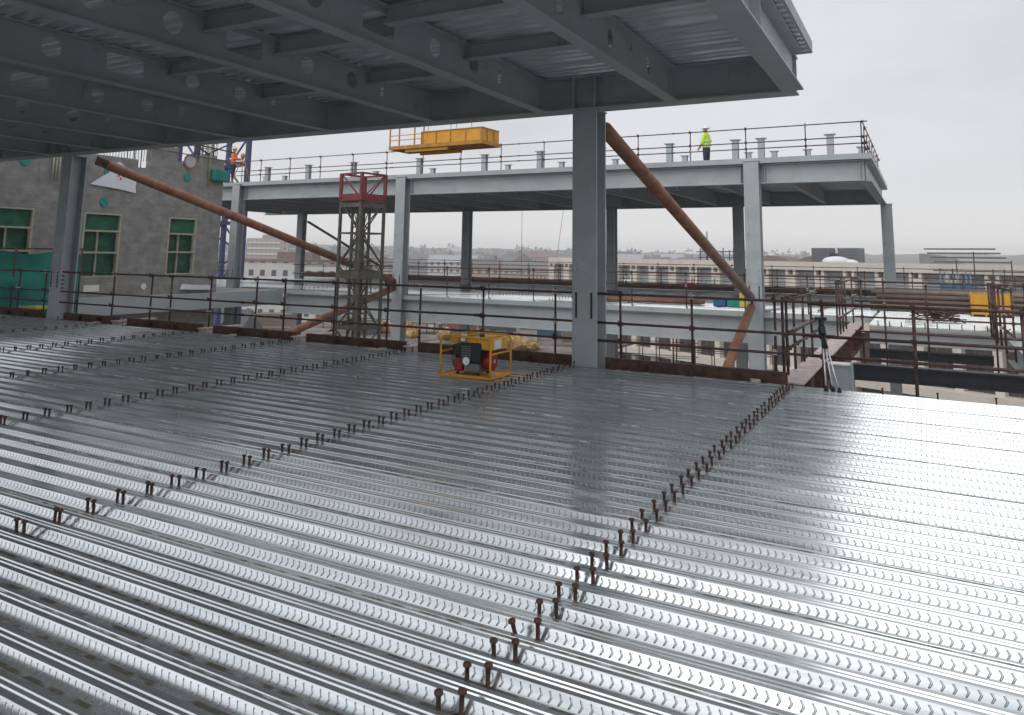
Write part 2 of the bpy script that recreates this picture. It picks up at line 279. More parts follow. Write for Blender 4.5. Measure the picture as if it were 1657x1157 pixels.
def isec(mb, ax, c, a, b, z1, dep, wd, tf=0.02, tw=0.014, holes=None):
    """I section along axis ax ('x'/'y') with centre line c, from a to b, top z1"""
    z0 = z1 - dep; h = wd / 2
    P = (lambda u, v, z: (u, v, z)) if ax == 'x' else (lambda u, v, z: (v, u, z))
    mb.box(P(a, c - h, z1 - tf), P(b, c + h, z1)); mb.box(P(a, c - h, z0), P(b, c + h, z0 + tf))
    za, zb = z0 + tf, z1 - tf
    if not holes: mb.box(P(a, c - tw / 2, za), P(b, c + tw / 2, zb)); return mb
    holes = sorted([q for q in holes if a + 0.1 < q[0] - q[2] and q[0] + q[2] < b - 0.1]); u = a
    for (cu, cz, ru, rzv, sq) in holes:
        u0, u1 = cu - ru - 0.06, cu + ru + 0.06
        if u0 > u: mb.box(P(u, c - tw / 2, za), P(u0, c + tw / 2, zb))
        K = 24; ang = [2 * PI * i / K + PI / K for i in range(K)]
        # corners added exactly
        cor = [math.atan2(zb - cz, u1 - cu), math.atan2(zb - cz, u0 - cu), math.atan2(za - cz, u0 - cu) % (2 * PI), math.atan2(za - cz, u1 - cu) % (2 * PI)]
        ang = sorted(ang + [q % (2 * PI) for q in cor]); K = len(ang); inner = []; outer = []
        for t in ang:
            ct, st = math.cos(t), math.sin(t)
            if sq:
                k = min(ru / max(abs(ct), 1e-6), rzv / max(abs(st), 1e-6)); inner.append((cu + ct * k, cz + st * k))
            else:
                k = 1 / math.sqrt((ct / ru) ** 2 + (st / rzv) ** 2); inner.append((cu + ct * k, cz + st * k))
            k = min(((u1 - cu) if ct > 0 else (cu - u0)) / max(abs(ct), 1e-6), ((zb - cz) if st > 0 else (cz - za)) / max(abs(st), 1e-6)); outer.append((cu + ct * k, cz + st * k))
        vs = []
        for side in (-tw / 2, tw / 2):
            vs += [P(p[0], c + side, p[1]) for p in inner] + [P(p[0], c + side, p[1]) for p in outer]
        fs = []
        for i in range(K):
            j = (i + 1) % K
            fs += [(i, j, K + j, K + i), (2 * K + i, 3 * K + i, 3 * K + j, 2 * K + j), (i, 2 * K + i, 2 * K + j, j)]
        mb.add(vs, fs); u = u1
    mb.box(P(u, c - tw / 2, za), P(b, c + tw / 2, zb))
    return mb

# ------------------------------------------------------------ decking profile sheets
PITCH = 0.22
# y offset, z, tag for the strip that starts here: t trough, w web, r top, s seam, g mud and painted reflection at the web foot
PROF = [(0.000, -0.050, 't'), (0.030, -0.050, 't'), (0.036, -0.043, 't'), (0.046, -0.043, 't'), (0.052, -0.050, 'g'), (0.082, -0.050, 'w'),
        (0.1075, 0.000, 'r'), (0.130, 0.000, 'r'), (0.136, -0.006, 'r'), (0.146, -0.006, 'r'), (0.150, 0.000, 'r'), (0.164, 0.0, 'r'), (0.168, -0.006, 'r'), (0.176, -0.006, 'r'), (0.180, 0.0, 'r'), (0.205, 0.000, 'w')]
def decking(name, x0, x1, y0, y1, z, step=0.5, material=None, parent=None, wob=0.0012, seams=True):
    nx = max(1, int((x1 - x0) / step)); xs = [x0 + (x1 - x0) * i / nx for i in range(nx + 1)]
    pts = []; k0 = int(round((y1 - y0) / PITCH))
    for k in range(k0):
        yb = y1 - (k0 - k) * PITCH; off = rnd.uniform(-0.004, 0.004); tl = rnd.uniform(-0.0022, 0.0022)
        for i, (dy, dz, tg) in enumerate(PROF):
            if seams and k % 4 == 2 and i == 11: tg = 's'
            pts.append((yb + dy + (off if 5 <= i <= 15 else 0) + (tl if i == 6 else 0), dz, tg))
            if seams and k % 4 == 2 and i == 11: pts.append((yb + dy + off, 0.004, 'r'))
    pts.append((y1, PROF[0][1], 't'))
    verts = []; faces = []; uvs = []
    npt = len(pts)
    for x in xs:
        for (y, dz, tg) in pts:
            wz = wob * noise.noise(Vector((x * 1.3, y * 4, 3.1))) * 2
            verts.append((x, y, z + dz + wz))
    for i in range(nx):
        for j in range(npt - 1):
            a = i * npt + j; faces.append((a, a + npt, a + npt + 1, a + 1))
            tg = pts[j][2]
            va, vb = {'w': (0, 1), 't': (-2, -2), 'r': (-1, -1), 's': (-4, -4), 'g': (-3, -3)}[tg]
            uvs += [(xs[i], va), (xs[i + 1], va), (xs[i + 1], vb), (xs[i], vb)]
    me = bpy.data.meshes.new(name); me.from_pydata(verts, [], faces); me.materials.append(material or M_deck)
    ul = me.uv_layers.new(name='UVMap'); flat = [c for p in uvs for c in p]; ul.data.foreach_set('uv', flat); me.update()
    o = bpy.data.objects.new(name, me); COL.objects.link(o)
    if parent: o.parent = parent
    return o
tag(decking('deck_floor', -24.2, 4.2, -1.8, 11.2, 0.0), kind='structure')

# ------------------------------------------------------------ shear studs
def stud_mesh():
    mb = MB(); mb.lathe((0, 0, 0), [(0, 0), (0.0165, 0), (0.0155, 0.006), (0.0098, 0.008), (0.0098, 0.086), (0.0175, 0.088), (0.0182, 0.093), (0.0165, 0.1), (0.010, 0.103), (0, 0.1035)], 12)
    for j, v in enumerate(mb.v): mb.v[j] = (v[0] * 1.02, v[1] * 1.02, v[2])
    mb.m = 1; mb.lathe((0, 0, 0.0006), [(0.034, 0), (0.026, 0.0012), (0.016, 0.002)], 12); mb.m = 0
    return mb
M_stud = mat('stud_rust', (0.060, 0.030, 0.022), 0.7, 0.2, 0, 60, 0.3, 200, col2=(0.13, 0.062, 0.04), thr=(0.35, 0.7))
ROWS = [(-1.69, 'nearest stud line, from bottom centre up to the right scaffold'), (-4.97, 'second stud line, up to the big grey column'),
        (-8.12, 'third stud line, ending left of the yellow generator'), (-10.86, 'fourth stud line from the right'), (-13.63, 'fifth stud line from the right'),
        (-16.57, 'sixth stud line from the right'), (-19.86, 'farthest stud line, by the left column')]
YMIN = [2.5, 2.75, 4.2, 5.75, 7.2, 8.75, 10.3]
cand = []
for ri, (rx, _) in enumerate(ROWS):
    k = 0
    while True:
        y = 11.2 - PITCH * k + 0.041
        if y < YMIN[ri]: break
        if y < 11.15:
            stag = 0.04 if ri == 0 else 0.0
            for sgn in (-1, 1):
                cand.append((rx + sgn * (0.038 if ri == 0 else 0.034) + rnd.uniform(-0.007, 0.007), y + sgn * stag * 0.5 + rnd.uniform(-0.010, 0.010), ri))
        k += 1
cand.sort(key=lambda c: c[0] ** 2 + c[1] ** 2)
M_burn = mat('weld_burn', (0.02, 0.018, 0.016), 0.9, 0, 0, 60, 0.3, 200, col2=(0.22, 0.20, 0.17), thr=(0.45, 0.7))
src = stud_mesh().build('shear_stud', [M_stud, M_burn]); src.data.name = 'shear_stud'
rest = MB()
for i, (x, y, ri) in enumerate(cand):
    if i < 290:
        o = src if i == 0 else src.copy()
        if i: COL.objects.link(o)
        o.location = (x, y, -0.050); o.rotation_euler = (rnd.uniform(-0.05, 0.05), rnd.uniform(-0.05, 0.05), rnd.uniform(0, 6)); o.scale = (1, 1, rnd.uniform(0.96, 1.03))
        tag(o, 'rusty headed stud in the ' + ROWS[ri][1], 'stud', 'studs of the ' + ROWS[ri][1])
    else: rest.lathe((x, y, -0.05), [(0.0165, 0), (0.0098, 0.008), (0.0098, 0.086), (0.018, 0.09), (0.016, 0.1), (0, 0.103)], 6)
# one stud knocked sideways in the nearest row
best = min((o for o in COL.objects if o.name.startswith('shear_stud')), key=lambda o: (o.location.x + 1.68) ** 2 + (o.location.y - 3.25) ** 2)
best.rotation_euler = (0.1, -0.28, 0.3); tag(best, 'rusty headed stud knocked askew in the nearest line of studs', 'stud'); best['group'] = 'leaning stud'
tag(rest.build('distant_studs', M_stud), 'far rusty studs welded through the deck at its left edge', 'studs', kind='stuff')
# edge studs by the trim
es = MB()
for x in [v * 0.62 - 23.5 for v in range(44)]:
    if x > 2: continue
    es.lathe((x, 11.12, -0.02), [(0.0165, 0), (0.0098, 0.008), (0.0098, 0.086), (0.018, 0.09), (0.016, 0.1), (0, 0.103)], 8)
tag(es.build('edge_studs', M_stud), 'thinly spaced rusty studs along the far edge of the deck', 'studs', kind='stuff')

mb = MB(); rd = random.Random(11)
for (sx_, sy_, ri) in cand[:230]:
    for q in range(rd.choice((0, 1, 1, 2, 3))):
        a = rd.uniform(0, 6.28); d = rd.uniform(0.03, 0.12); c = (sx_ + math.cos(a) * d, sy_ - 0.01 + rd.uniform(-0.022, 0.022), -0.046)
        u_ = Vector((math.cos(a), math.sin(a), 0.3)) * rd.uniform(0.004, 0.009); v_ = Vector((-math.sin(a), math.cos(a), 0.2)) * 0.004; mb.obox(c, u_, v_, (0, 0, 0.003))
tag(mb.build('ferrule_fragments', mat('ceramic_ash', (0.30, 0.27, 0.22), 0.9, 0, 0.4, 60)), 'broken ceramic ferrule crumbs lying round the stud feet', 'debris', kind='stuff')
for i, (x, y, rz, L_, m__, lb, ct) in enumerate(((-8.6, 10.9, 0.3, 0.16, M_timber, 'pale offcut lying at the deck edge left of the generator', 'offcut'), (-12.4, 10.95, 0.8, 0.14, M_timber, 'pale offcut at the deck edge by the lattice mast', 'offcut'),
        (-17.0, 11.0, 0.2, 0.15, M_timber, 'pale offcut at the deck edge near the left column', 'offcut'), (-2.15, 11.12, 1.2, 0.07, M_timber, 'small pale lump at the foot of the right rail post', 'offcut'))):
    mb = MB(); mb.obox((0, 0, 0.02), (L_, 0, 0.01), (0, 0.035, 0), (0, 0, 0.016)); mb.obox((L_ * 0.5, 0.06, 0.025), (L_ * 0.4, 0.03, 0), (-0.01, 0.03, 0), (0, 0, 0.02)); o = tag(mb.build('offcut', m__, loc=(x, y, 0.0)), lb, ct); o.rotation_euler[2] = rz

# ------------------------------------------------------------ edge trim of the deck
def trim(label, x0, x1, y, zt, stub=None, m=M_rust):
    t = thing('edge_trim', label, 'edge trim', (x0, y, 0), group='rusty edge trims of the deck')
    mb = MB(); mb.box((0, 0, -0.02), (x1 - x0, 0.008, zt)); mb.box((0, 0.008, zt - 0.008), (x1 - x0, 0.07, zt)); mb.box((0, -0.10, -0.028), (x1 - x0, 0.0, -0.02))
    mb.build('channel', m, t)
    lip = MB(); n = int((x1 - x0) / 0.9)
    for i in range(1, n + 1):
        xx = (x1 - x0) * i / (n + 1); lip.box((xx, -0.09, -0.02), (xx + 0.006, -0.002, 0.09))
    lip.build('bracket', m, t)
    return t
trim('rusty channel edging the deck right of the grey column', -4.45, -1.75, 11.30, 0.15)
trim('rusty channel edging the deck between generator and grey column', -8.0, -5.0, 11.28, 0.15)
trim('rusty channel edging the deck behind the lattice mast foot', -10.75, -8.32, 11.38, 0.13)
trim('dark rusty channel at the deck edge third from the left column', -13.45, -11.05, 11.42, 0.13)
trim('dark rusty channel at the deck edge second from the left column', -16.4, -13.8, 11.46, 0.13)
trim('dark rusty channel at the deck edge beside the left column', -18.95, -16.75, 11.50, 0.13)
trim('dark rusty channel at the deck edge below the teal netting', -24.2, -19.6, 11.42, 0.16)
for x, lb in ((-8.2, 'pinkish steel beam stub at the deck edge behind the generator'), (-10.92, 'pinkish steel beam stub at the deck edge left of the lattice mast'),
              (-13.63, 'pinkish steel beam stub at the deck edge midway to the left column'), (-16.57, 'pinkish steel beam stub at the deck edge near the left column')):
    mb = MB(); isec(mb, 'y', 0, -0.1, 1.0, 0.0, 0.35, 0.17)
    o = tag(mb.build('beam_stub', M_pink, loc=(x, 11.32, 0.075)), lb, 'beam stub', 'beam stubs at the deck edge')
# primary beam below the deck edge and beams under the deck
t = thing('steel_floor', 'grey steel frame carrying the wide ribbed deck in the foreground', 'steel frame', (0, 11.4, 0))
mb = MB(); isec(mb, 'x', 0, -24.2, 2.6, -0.07, 0.6, 0.3); mb.build('primary_beam', M_steel, t)
for x in (-1.63, -4.97, -8.12, -10.86, -13.63, -16.57, -19.86, 1.8):
    mb = MB(); isec(mb, 'y', x, -13.0, -0.17, -0.07, 0.5, 0.2); mb.build('secondary_beam', M_steel, t)

# ------------------------------------------------------------ overhead floor
ZB = 4.10
t = thing('steel_floor', 'overhead grey steel floor with beams and ribbed soffit above the deck', 'steel frame', (-1.5, 11.3, ZB))
ox, oy, oz = -1.5, 11.3, ZB
Y0 = -2.5
mb = MB(); isec(mb, 'x', 0.05, -22.5, 0.15 - 0.13, 0.57, 0.57, 0.36, 0.025, 0.016); mb.build('primary_beam', M_soff, t)
mb = MB(); isec(mb, 'y', -0.02, Y0 - oy, -0.13 - 0.004, 0.568, 0.566, 0.30, 0.025, 0.016)
for k in range(0, 14): mb.box((0.0, -0.9 - 1.2 * k, 0.03), (0.12, -0.888 - 1.2 * k, 0.54)) if k % 3 == 2 else None
mb.build('edge_beam', M_steel, t)
XS = [-3.3, -5.55, -7.8, -10.3, -12.8, -15.15, -17.4, -19.7, -21.9]
for x in XS:
    hs = []
    base = [(9.74, 4.42 - oz, 0.055, 0.12, 1), (8.98, 4.42 - oz, 0.13, 0.13, 0), (8.0, 4.42 - oz, 0.13, 0.13, 0), (6.82, 4.42 - oz, 0.30, 0.145, 1), (5.72, 4.42 - oz, 0.14, 0.14, 0),
            (4.7, 4.42 - oz, 0.14, 0.14, 0), (3.5, 4.42 - oz, 0.30, 0.145, 1), (2.3, 4.42 - oz, 0.14, 0.14, 0), (1.0, 4.42 - oz, 0.14, 0.14, 0)]
    if x == -3.3: base = [(10.05, 4.42 - oz, 0.075, 0.13, 0), (8.57, 4.40 - oz, 0.10, 0.13, 0), (7.08, 4.38 - oz, 0.10, 0.13, 0), (5.5, 4.38 - oz, 0.13, 0.13, 0), (4.0, 4.38 - oz, 0.13, 0.13, 0)]
    hs = [(y - oy, z, a, b, c) for (y, z, a, b, c) in base]
    mb = MB(); isec(mb, 'y', x - ox, Y0 - oy, -0.135, 0.55, 0.545, 0.19, 0.02, 0.014, hs)
    # cleat with bolts where it meets the primary beam
    mb.box((x - ox + 0.008, -0.30, 0.09), (x - ox + 0.017, -0.13, 0.46))
    for k in range(5): mb.tube((x - ox + 0.017, -0.24, 0.13 + 0.07 * k), (x - ox + 0.03, -0.24, 0.13 + 0.07 * k), 0.014, 6)
    for k in range(4): mb.tube((x - ox + 0.008, -1.95 - 0.05 * (k % 2), 0.36 + 0.06 * (k // 2)), (x - ox + 0.024, -1.95 - 0.05 * (k % 2), 0.36 + 0.06 * (k // 2)), 0.014, 6)
    mb.build('secondary_beam', M_soff, t)
def cross(y, xa, xb, dep=0.22):
    mb = MB(); isec(mb, 'x', y - oy, xa - ox + 0.012, xb - ox - 0.012, 0.548, dep, 0.15, 0.014, 0.01); mb.build('cross_beam', M_soff, t)
for y, xa, xb in ((7.7, -3.3, -1.55), (6.95, -5.55, -3.3), (8.75, -5.55, -3.3), (9.4, -7.8, -5.55), (7.4, -7.8, -5.55), (6.2, -7.8, -5.55), (9.5, -10.3, -7.8), (7.6, -10.3, -7.8), (5.0, -5.55, -3.3), (5.0, -7.8, -5.55), (5.3, -3.3, -1.55)):
    cross(y, xa, xb)
dk = decking('soffit_deck', -24.0, -1.28, Y0, 11.38, 4.73, 2.0, M_deck2, None, 0.0, False); dk.parent = t; dk.matrix_parent_inverse = Matrix.Translation((-ox, -oy, -oz))
mb = MB(); mb.box((-22.5, 0.11, 0.60), (0.24, 0.125, 0.77)); mb.box((0.225, Y0 - oy, 0.60), (0.24, 0.108, 0.77)); mb.box((0.02, Y0 - oy, 0.592), (0.24, 0.125, 0.599))
mb.box((-22.5, Y0 - oy, 0.70), (0.22, 0.10, 0.76)); mb.build('edge_trim', M_steel, t)
# stiffeners of the primary beam at the columns
mb = MB()
for xx in (-4.96, -4.58, -19.5, -19.1):
    mb.box((xx - ox - 0.012, -0.125, 0.026), (xx - ox + 0.012, 0.04, 0.543))
    for k in range(6): mb.tube((xx - ox + (0.06 if xx in (-4.58, -19.1) else -0.06), 0.04, 0.08 + 0.08 * k), (xx - ox + (0.06 if xx in (-4.58, -19.1) else -0.06), 0.022, 0.08 + 0.08 * k), 0.014, 6)
mb.build('stiffener', M_soff, t)

# ------------------------------------------------------------ columns
def column(label, x, y, z0, z1, wd=0.4, dp=0.4, splice=None, m=M_steel, rz=0, cap=True):
    t = thing('steel_column', label, 'column', (x, y, z0), rz, 'grey steel columns')
    H = z1 - z0; mb = MB(); h = wd / 2; d = dp / 2
    mb.box((-h, -d, 0), (h, -d + 0.035, H)); mb.box((-h, d - 0.035, 0), (h, d, H)); mb.box((-0.015, -d + 0.035, 0), (0.015, d - 0.035, H))
    mb.build('shaft', m, t, bevel=0.004)
    if cap: MB().box((-h - 0.02, -d - 0.02, H), (h + 0.02, d + 0.02, H + 0.02)).build('cap_plate', m, t)
    if splice is not None:
        s = splice - z0
        mb = MB(); mb.box((-h + 0.015, -d - 0.016, s + 0.01), (h - 0.015, -d - 0.001, s + 0.52)); mb.box((-h + 0.015, -d - 0.016, s - 0.5), (h - 0.015, -d - 0.001, s - 0.002)); mb.build('splice_plate', m, t)
        mb = MB()
        for sx in (-1, 1):
            for k in range(4): mb.tube((sx * h * 0.62, -d - 0.017, s + 0.08 + 0.12 * k), (sx * h * 0.62, -d - 0.034, s + 0.08 + 0.12 * k), 0.024, 8)
            for k in range(4): mb.tube((h * 0.4 + 0.0, sx * d * 0.45, 0), (h * 0.4, sx * d * 0.45, 0.001), 0.002, 4)
        mb.build('bolt', m, t)
        mb = MB()
        for sx in (-1, 1):
            mb.box((sx * h * 0.62 - 0.018, -d - 0.0175, s - 0.44), (sx * h * 0.62 + 0.018, -d - 0.0162, s - 0.04))
            for k in range(5): mb.tube((sx * h * 0.62, -d - 0.018, s - 0.07 - 0.085 * k), (sx * h * 0.62, -d - 0.038, s - 0.07 - 0.085 * k), 0.016, 6)
            for k in range(5): mb.box((0.03, -0.08 + 0.001, s - 0.07 - 0.1 * k), (0.15, -0.06, s - 0.04 - 0.1 * k)) if sx > 0 else None
        mb.build('bolt_row', M_dark, t)
    return t
column('wide grey steel column right of centre, standing on the deck by the generator', -4.76, 11.40, -6, ZB - 0.022, 0.42, 0.42, 1.18)
column('dark grey steel column at left, in front of the concrete core', -19.30, 11.62, -6, ZB - 0.022, 0.42, 0.42, 1.18)
YF = 24.3
for x, lb in ((-4.6, 'grey front column of the far frame where the right rusty brace lands'), (-18.15, 'grey front column of the far frame just right of the lattice mast'), (-27.45, 'grey front column of the far frame beside the concrete core')):
    column(lb, x, YF - 0.05, -9, 4.74, 0.46, 0.40, 0.95)
for x, y, lb in ((-21.6, 34.7, 'grey rear column of the far frame between mast and central column'), (-13.3, 34.7, 'slim grey rear column just right of the big central column'), (-7.25, 34.7, 'grey rear column behind the right rusty brace'),
              (-1.25, 34.9, 'grey rear column at the right end of the far frame'), (-33.6, 34.7, 'thin grey rear column left of the lattice mast')):
    column(lb, x, y, -9, 4.05, 0.42, 0.42, None)

# ------------------------------------------------------------ far upper floor
t = thing('steel_floor', 'far upper grey steel floor with ribbed soffit, a worker standing on it', 'steel frame', (-1.4, YF, 4.05)); ox, oy, oz = -1.4, YF, 4.05
XL = -37.0
cols = [-27.45, -18.15, -4.6]
edges = [XL] + cols + [-1.4]
for a, b in zip(edges, edges[1:]):
    a2 = a + (0.24 if a in cols else 0); b2 = b - (0.24 if b in cols else 0)
    mb = MB(); isec(mb, 'x', 0.10, a2 - ox, b2 - ox, 0.62, 0.62, 0.30, 0.03, 0.016)
    for xx in (a2 - ox + 0.12, b2 - ox - 0.12):
        mb.box((xx, -0.04, 0.04), (xx + 0.012, 0.085, 0.58))
        for k in range(6): mb.tube((xx + 0.04, 0.085, 0.08 + 0.08 * k), (xx + 0.04, 0.07, 0.08 + 0.08 * k), 0.014, 6)
    mb.build('front_beam', M_steel, t)
mb = MB(); isec(mb, 'x', 10.6, XL - ox, -0.1, 0.62, 0.62, 0.3); mb.build('rear_beam', M_soff, t)
mb = MB(); isec(mb, 'y', 0.02, 0.27, 10.4, 0.618, 0.616, 0.3, 0.03, 0.016); mb.build('edge_beam', M_steel, t)
x = -3.6
while x > -36:
    mb = MB(); isec(mb, 'y', x - ox, 0.27, 10.43, 0.60, 0.55, 0.18, 0.018, 0.012, [(y, 0.32, 0.13, 0.12, 1) for y in (1.6, 2.3, 3.9)]); mb.build('secondary_beam', M_soff, t); x -= 2.27
dk = decking('soffit_deck', XL, -1.5, YF + 0.15, 35.0, 4.72, 4.0, M_deck2, None, 0, False); dk.parent = t; dk.matrix_parent_inverse = Matrix.Translation((-ox, -oy, -oz))
mb = MB(); mb.box((XL - ox, -0.16, 0.63), (0.22, -0.14, 0.80)); mb.box((0.2, -0.138, 0.63), (0.22, 10.9, 0.80)); mb.box((0.0, -0.138, 0.625), (0.198, 10.9, 0.632)); mb.box((XL - ox, -0.138, 0.72), (0.198, 10.9, 0.79)); mb.build('slab_edge', M_steel, t)
# ------------------------------------------------------------ far lower floor
t = thing('steel_floor', 'far lower grey steel floor with bright deck and deep front beam', 'steel frame', (0, YF, -0.85)); ox, oy, oz = 0, YF, -0.85
edges = [-24.3, -18.15, -4.6, -1.75]
for a, b in zip(edges, edges[1:]):
    a2 = a + (0.24 if a in cols else 0); b2 = b - (0.24 if b in cols else 0)
    mb = MB(); isec(mb, 'x', 0.10, a2, b2, 0.80, 0.80, 0.30, 0.03, 0.016); mb.build('front_beam', M_steel, t)
mb = MB(); mb.box((-24.3, -0.10, 0.805), (-1.4, 0.05, 0.95)); mb.build('slab_edge', M_steel, t)
mb = MB(); isec(mb, 'y', -24.42, -12.7, 0.0, 0.90, 0.52, 0.10, 0.02, 0.016); mb.box((-24.30, -12.7, 0.36), (-24.29, -0.11, 0.96)); mb.build('side_beam', M_steel, t)
mb = MB(); isec(mb, 'x', -2.9, -1.3, 3.2, 0.86, 0.35, 0.2, 0.02, 0.012); mb.build('front_beam', M_steel, t)
mb = MB(); isec(mb, 'x', -3.25, -1.3, 1.3, 0.42, 0.22, 0.26, 0.02, 0.012); mb.build('trimmer_beam', M_black, t)
mb = MB(); mb.box((-37, 0.052, 0.85), (6, 14.3, 0.93)); mb.box((-24.5, -12.7, 0.85), (-37, 0.05, 0.93)); mb.box((-1.3, -3.0, 0.865), (6, 0.05, 0.931)); mb.build('slab', M_conc2, t)
def fardeck(x0, x1, y0, y1):
    dk = decking('deck', x0, x1, y0, y1, 0.135, 3.0, M_deck3, None, 0, False); dk.parent = t; dk.matrix_parent_inverse = Matrix.Translation((-ox, -oy, -oz))
fardeck(-37, -1.4, YF + 0.3, 38.4); fardeck(-1.3, 6, 21.45, 38.4)
mb = MB()
for x in (-2.9, -5.9, -8.9, -11.9, -14.9, -20.9, -23.9):
    for k in range(50):
        y = YF + 0.5 + 0.28 * k; mb.tube((x, y, 0.09 - oz), (x, y, 0.21 - oz), 0.012, 5); mb.tube((x, y, 0.20 - oz), (x, y, 0.215 - oz), 0.02, 5)
for k in range(18): mb.tube((-1.1 + 0.26 * k, -2.85, 0.92), (-1.1 + 0.26 * k, -2.85, 1.07), 0.012, 5)
for o_ in [mb.build('stud_line', M_stud, t)]:
    for i in range(len(o_.data.vertices)): pass
    o_.matrix_parent_inverse = Matrix.Translation((0, -oy, 0)); 
# fix: stud lines were given in world y for the first group
for v in o_.data.vertices:
    if v.co.y < 0: v.co.y += YF
# ------------------------------------------------------------ braces
def brace(label, p, q, r, plates=True):
    p, q = Vector(p), Vector(q); t = thing('brace_tube', label, 'brace', p, group='rusty tubular braces')
    mb = MB(); d = (q - p); e = d.normalized(); mb.tube(e * 0.25, d - e * 0.25, r, 20); mb.build('tube', M_brace, t)
    if plates:
        mb = MB(); n = e.cross(Vector((1, 0, 0))).normalized()
        for s, w_ in ((0, 1), (1, -1)):
            c = d * s + e * w_ * 0.16
            mb.obox(c, e * 0.22, n * 0.11, Vector((0.012, 0, 0)))
        mb.build('gusset_plate', M_rust, t)
    return t
brace('long rusty brown tube sloping from the central column top down to the right far column', (-4.70, 11.70, 3.95), (-4.66, 24.0, 0.50), 0.13)
brace('long rusty brown tube sloping across the concrete core to the far column by the mast', (-18.75, 11.9, 3.98), (-18.2, 24.0, 0.62), 0.13)
brace('short rusty brace below the right node, leaning down left', (-4.66, 24.0, 0.36), (-4.72, 16.5, -2.9), 0.13)
brace('short rusty brace below the node beside the lattice mast, leaning down left', (-18.2, 24.0, 0.40), (-18.75, 15.0, -1.9), 0.13)
def strut(label, p, q):
    p, q = Vector(p), Vector(q); mb = MB(); mb.bar((0, 0, 0), q - p, 0.12, 0.12)
    tag(mb.build('brace_bar', M_black, loc=p), label, 'brace', 'thin dark bracing bars')
strut('thin dark diagonal bar right of the thin rear column, above the brace', (-33.3, 34.9, 3.6), (-27.5, 35.1, 0.9))
strut('thin dark diagonal bar under the far floor, left of the rusty lower brace', (-26.9, 34.9, -0.9), (-32.3, 35.0, -3.4))

# ------------------------------------------------------------ scaffold guard rails
def rail(label, a, b, zb, hts, posts, r=0.024, zt=None, ztoe=None, below=0.0, group='scaffold guard rails', ext=0.15):
    r *= 0.82
    """a,b: (x,y) ends. posts: list of fractions/metres along"""
    t = thing('guard_rail', label, 'guard rail', (a[0], a[1], zb), group=group)
    d = Vector((b[0] - a[0], b[1] - a[1], 0)); Ln = d.length; e = d.normalized(); side = Vector((-e.y, e.x, 0)) * 0.05
    for h in hts:
        mb = MB(); n = max(1, round(Ln / 5.5)); pts = [Vector(e * (-ext + (Ln + 2 * ext) * i / n)) + Vector((0, 0, h + rnd.uniform(-0.012, 0.012))) + side * 0.0 for i in range(n + 1)]
        for p0, p1 in zip(pts, pts[1:]): mb.tube(p0 - e * 0.02, p1 + e * 0.02, r, 8)
        for p0 in pts[1:-1]: mb.tube(p0 - e * 0.05, p0 + e * 0.05, r * 1.4, 8)
        mb.build('rail', M_pipe, t)
    top = max(hts) + 0.05
    for s_ in posts:
        mb = MB(); c = e * s_ + side * 1.0; jx = rnd.uniform(-0.012, 0.012)
        mb.tube((c.x, c.y, -below), (c.x + jx, c.y, top + rnd.uniform(-0.02, 0.04)), r, 8)
        for h in hts:
            mb.m = 1 if rnd.random() < 0.75 else 2
            mb.obox((c.x - side.x * 0.5, c.y - side.y * 0.5, h), e * 0.032, side * 0.75, (0, 0, 0.034)); mb.tube((c.x - side.x * 1.3, c.y - side.y * 1.3, h + 0.045), (c.x - side.x * 1.9, c.y - side.y * 1.9, h + 0.045), 0.012, 6)
        mb.build('post', [M_pipe, M_rust, M_galv], t)
    if ztoe:
        mb = MB(); mb.obox(d / 2 + Vector((0, 0, ztoe / 2)) + side * 1.8, d / 2, side * 0.25, (0, 0, ztoe / 2)); mb.build('toe_board', M_rust, t)
    return t
near = [-23.0, -21.2, -20.0, -17.2, -15.8, -15.1, -13.8, -12.4, -11.6, -10.25, -8.95, -8.2, -6.85, -5.45, -4.3, -3.15, -1.95, -0.17, 1.05, 2.3]
rail('rusty scaffold rail along the far edge of the deck, passing behind the generator', (-24.2, 11.55), (-1.3, 11.55), 0, (0.38, 0.65, 1.12), [x + 24.2 for x in near if x < -1.3], below=0.08)
rail('rusty scaffold rail across the open bay at the right edge of the deck', (-1.3, 11.45), (4, 11.45), 0, (0.38, 0.65, 1.10), [0.0] + [x + 1.3 for x in near if x > -1.3], 0.027, below=0.1)
rail('short rusty rail turning back along the beam right of the near deck', (-1.82, 11.7), (-1.82, 15.2), 0, (0.40, 0.62, 1.12), [0.1, 0.45, 1.2, 2.2, 3.3], 0.026, below=0.0)
rail('rusty rail on the front edge of the far lower floor', (-24.0, 24.55), (-1.9, 24.55), 0.1, (0.35, 0.72, 1.1), [0.4 + 1.86 * k for k in range(12)], 0.022)
rail('rusty rail on the front edge of the far lower floor beside the concrete core', (-37, 24.55), (-27.8, 24.55), 0.1, (0.35, 0.72, 1.1), [0.4 + 1.86 * k for k in range(5)], 0.022)
rail('rusty rail with dark toe board along the rear edge of the far lower floor', (-37, 38.0), (6, 38.0), 0.1, (0.35, 0.72, 1.08), [0.4 + 1.9 * k for k in range(23)], 0.022, ztoe=0.32)
rail('distant rusty rail behind the rear edge of the far lower floor', (-37, 42.5), (6, 42.5), 0.1, (0.4, 0.8, 1.25), [0.4 + 2.1 * k for k in range(20)], 0.022)
rail('rusty rail across the front of the right far bay', (-1.4, 20.6), (3.2, 20.6), 0, (0.0, 0.35, 0.72, 1.2), [0, 0.5, 1.4, 2.75, 3.1, 3.35, 4.2], 0.026, below=0.9)
rail('rusty rail along the side of the right bay above the pinkish beam', (-1.75, 18.6), (-1.75, 24.0), 0, (0.40, 0.75, 1.2), [0.2, 0.9, 1.6, 2.4, 4.6], 0.026)
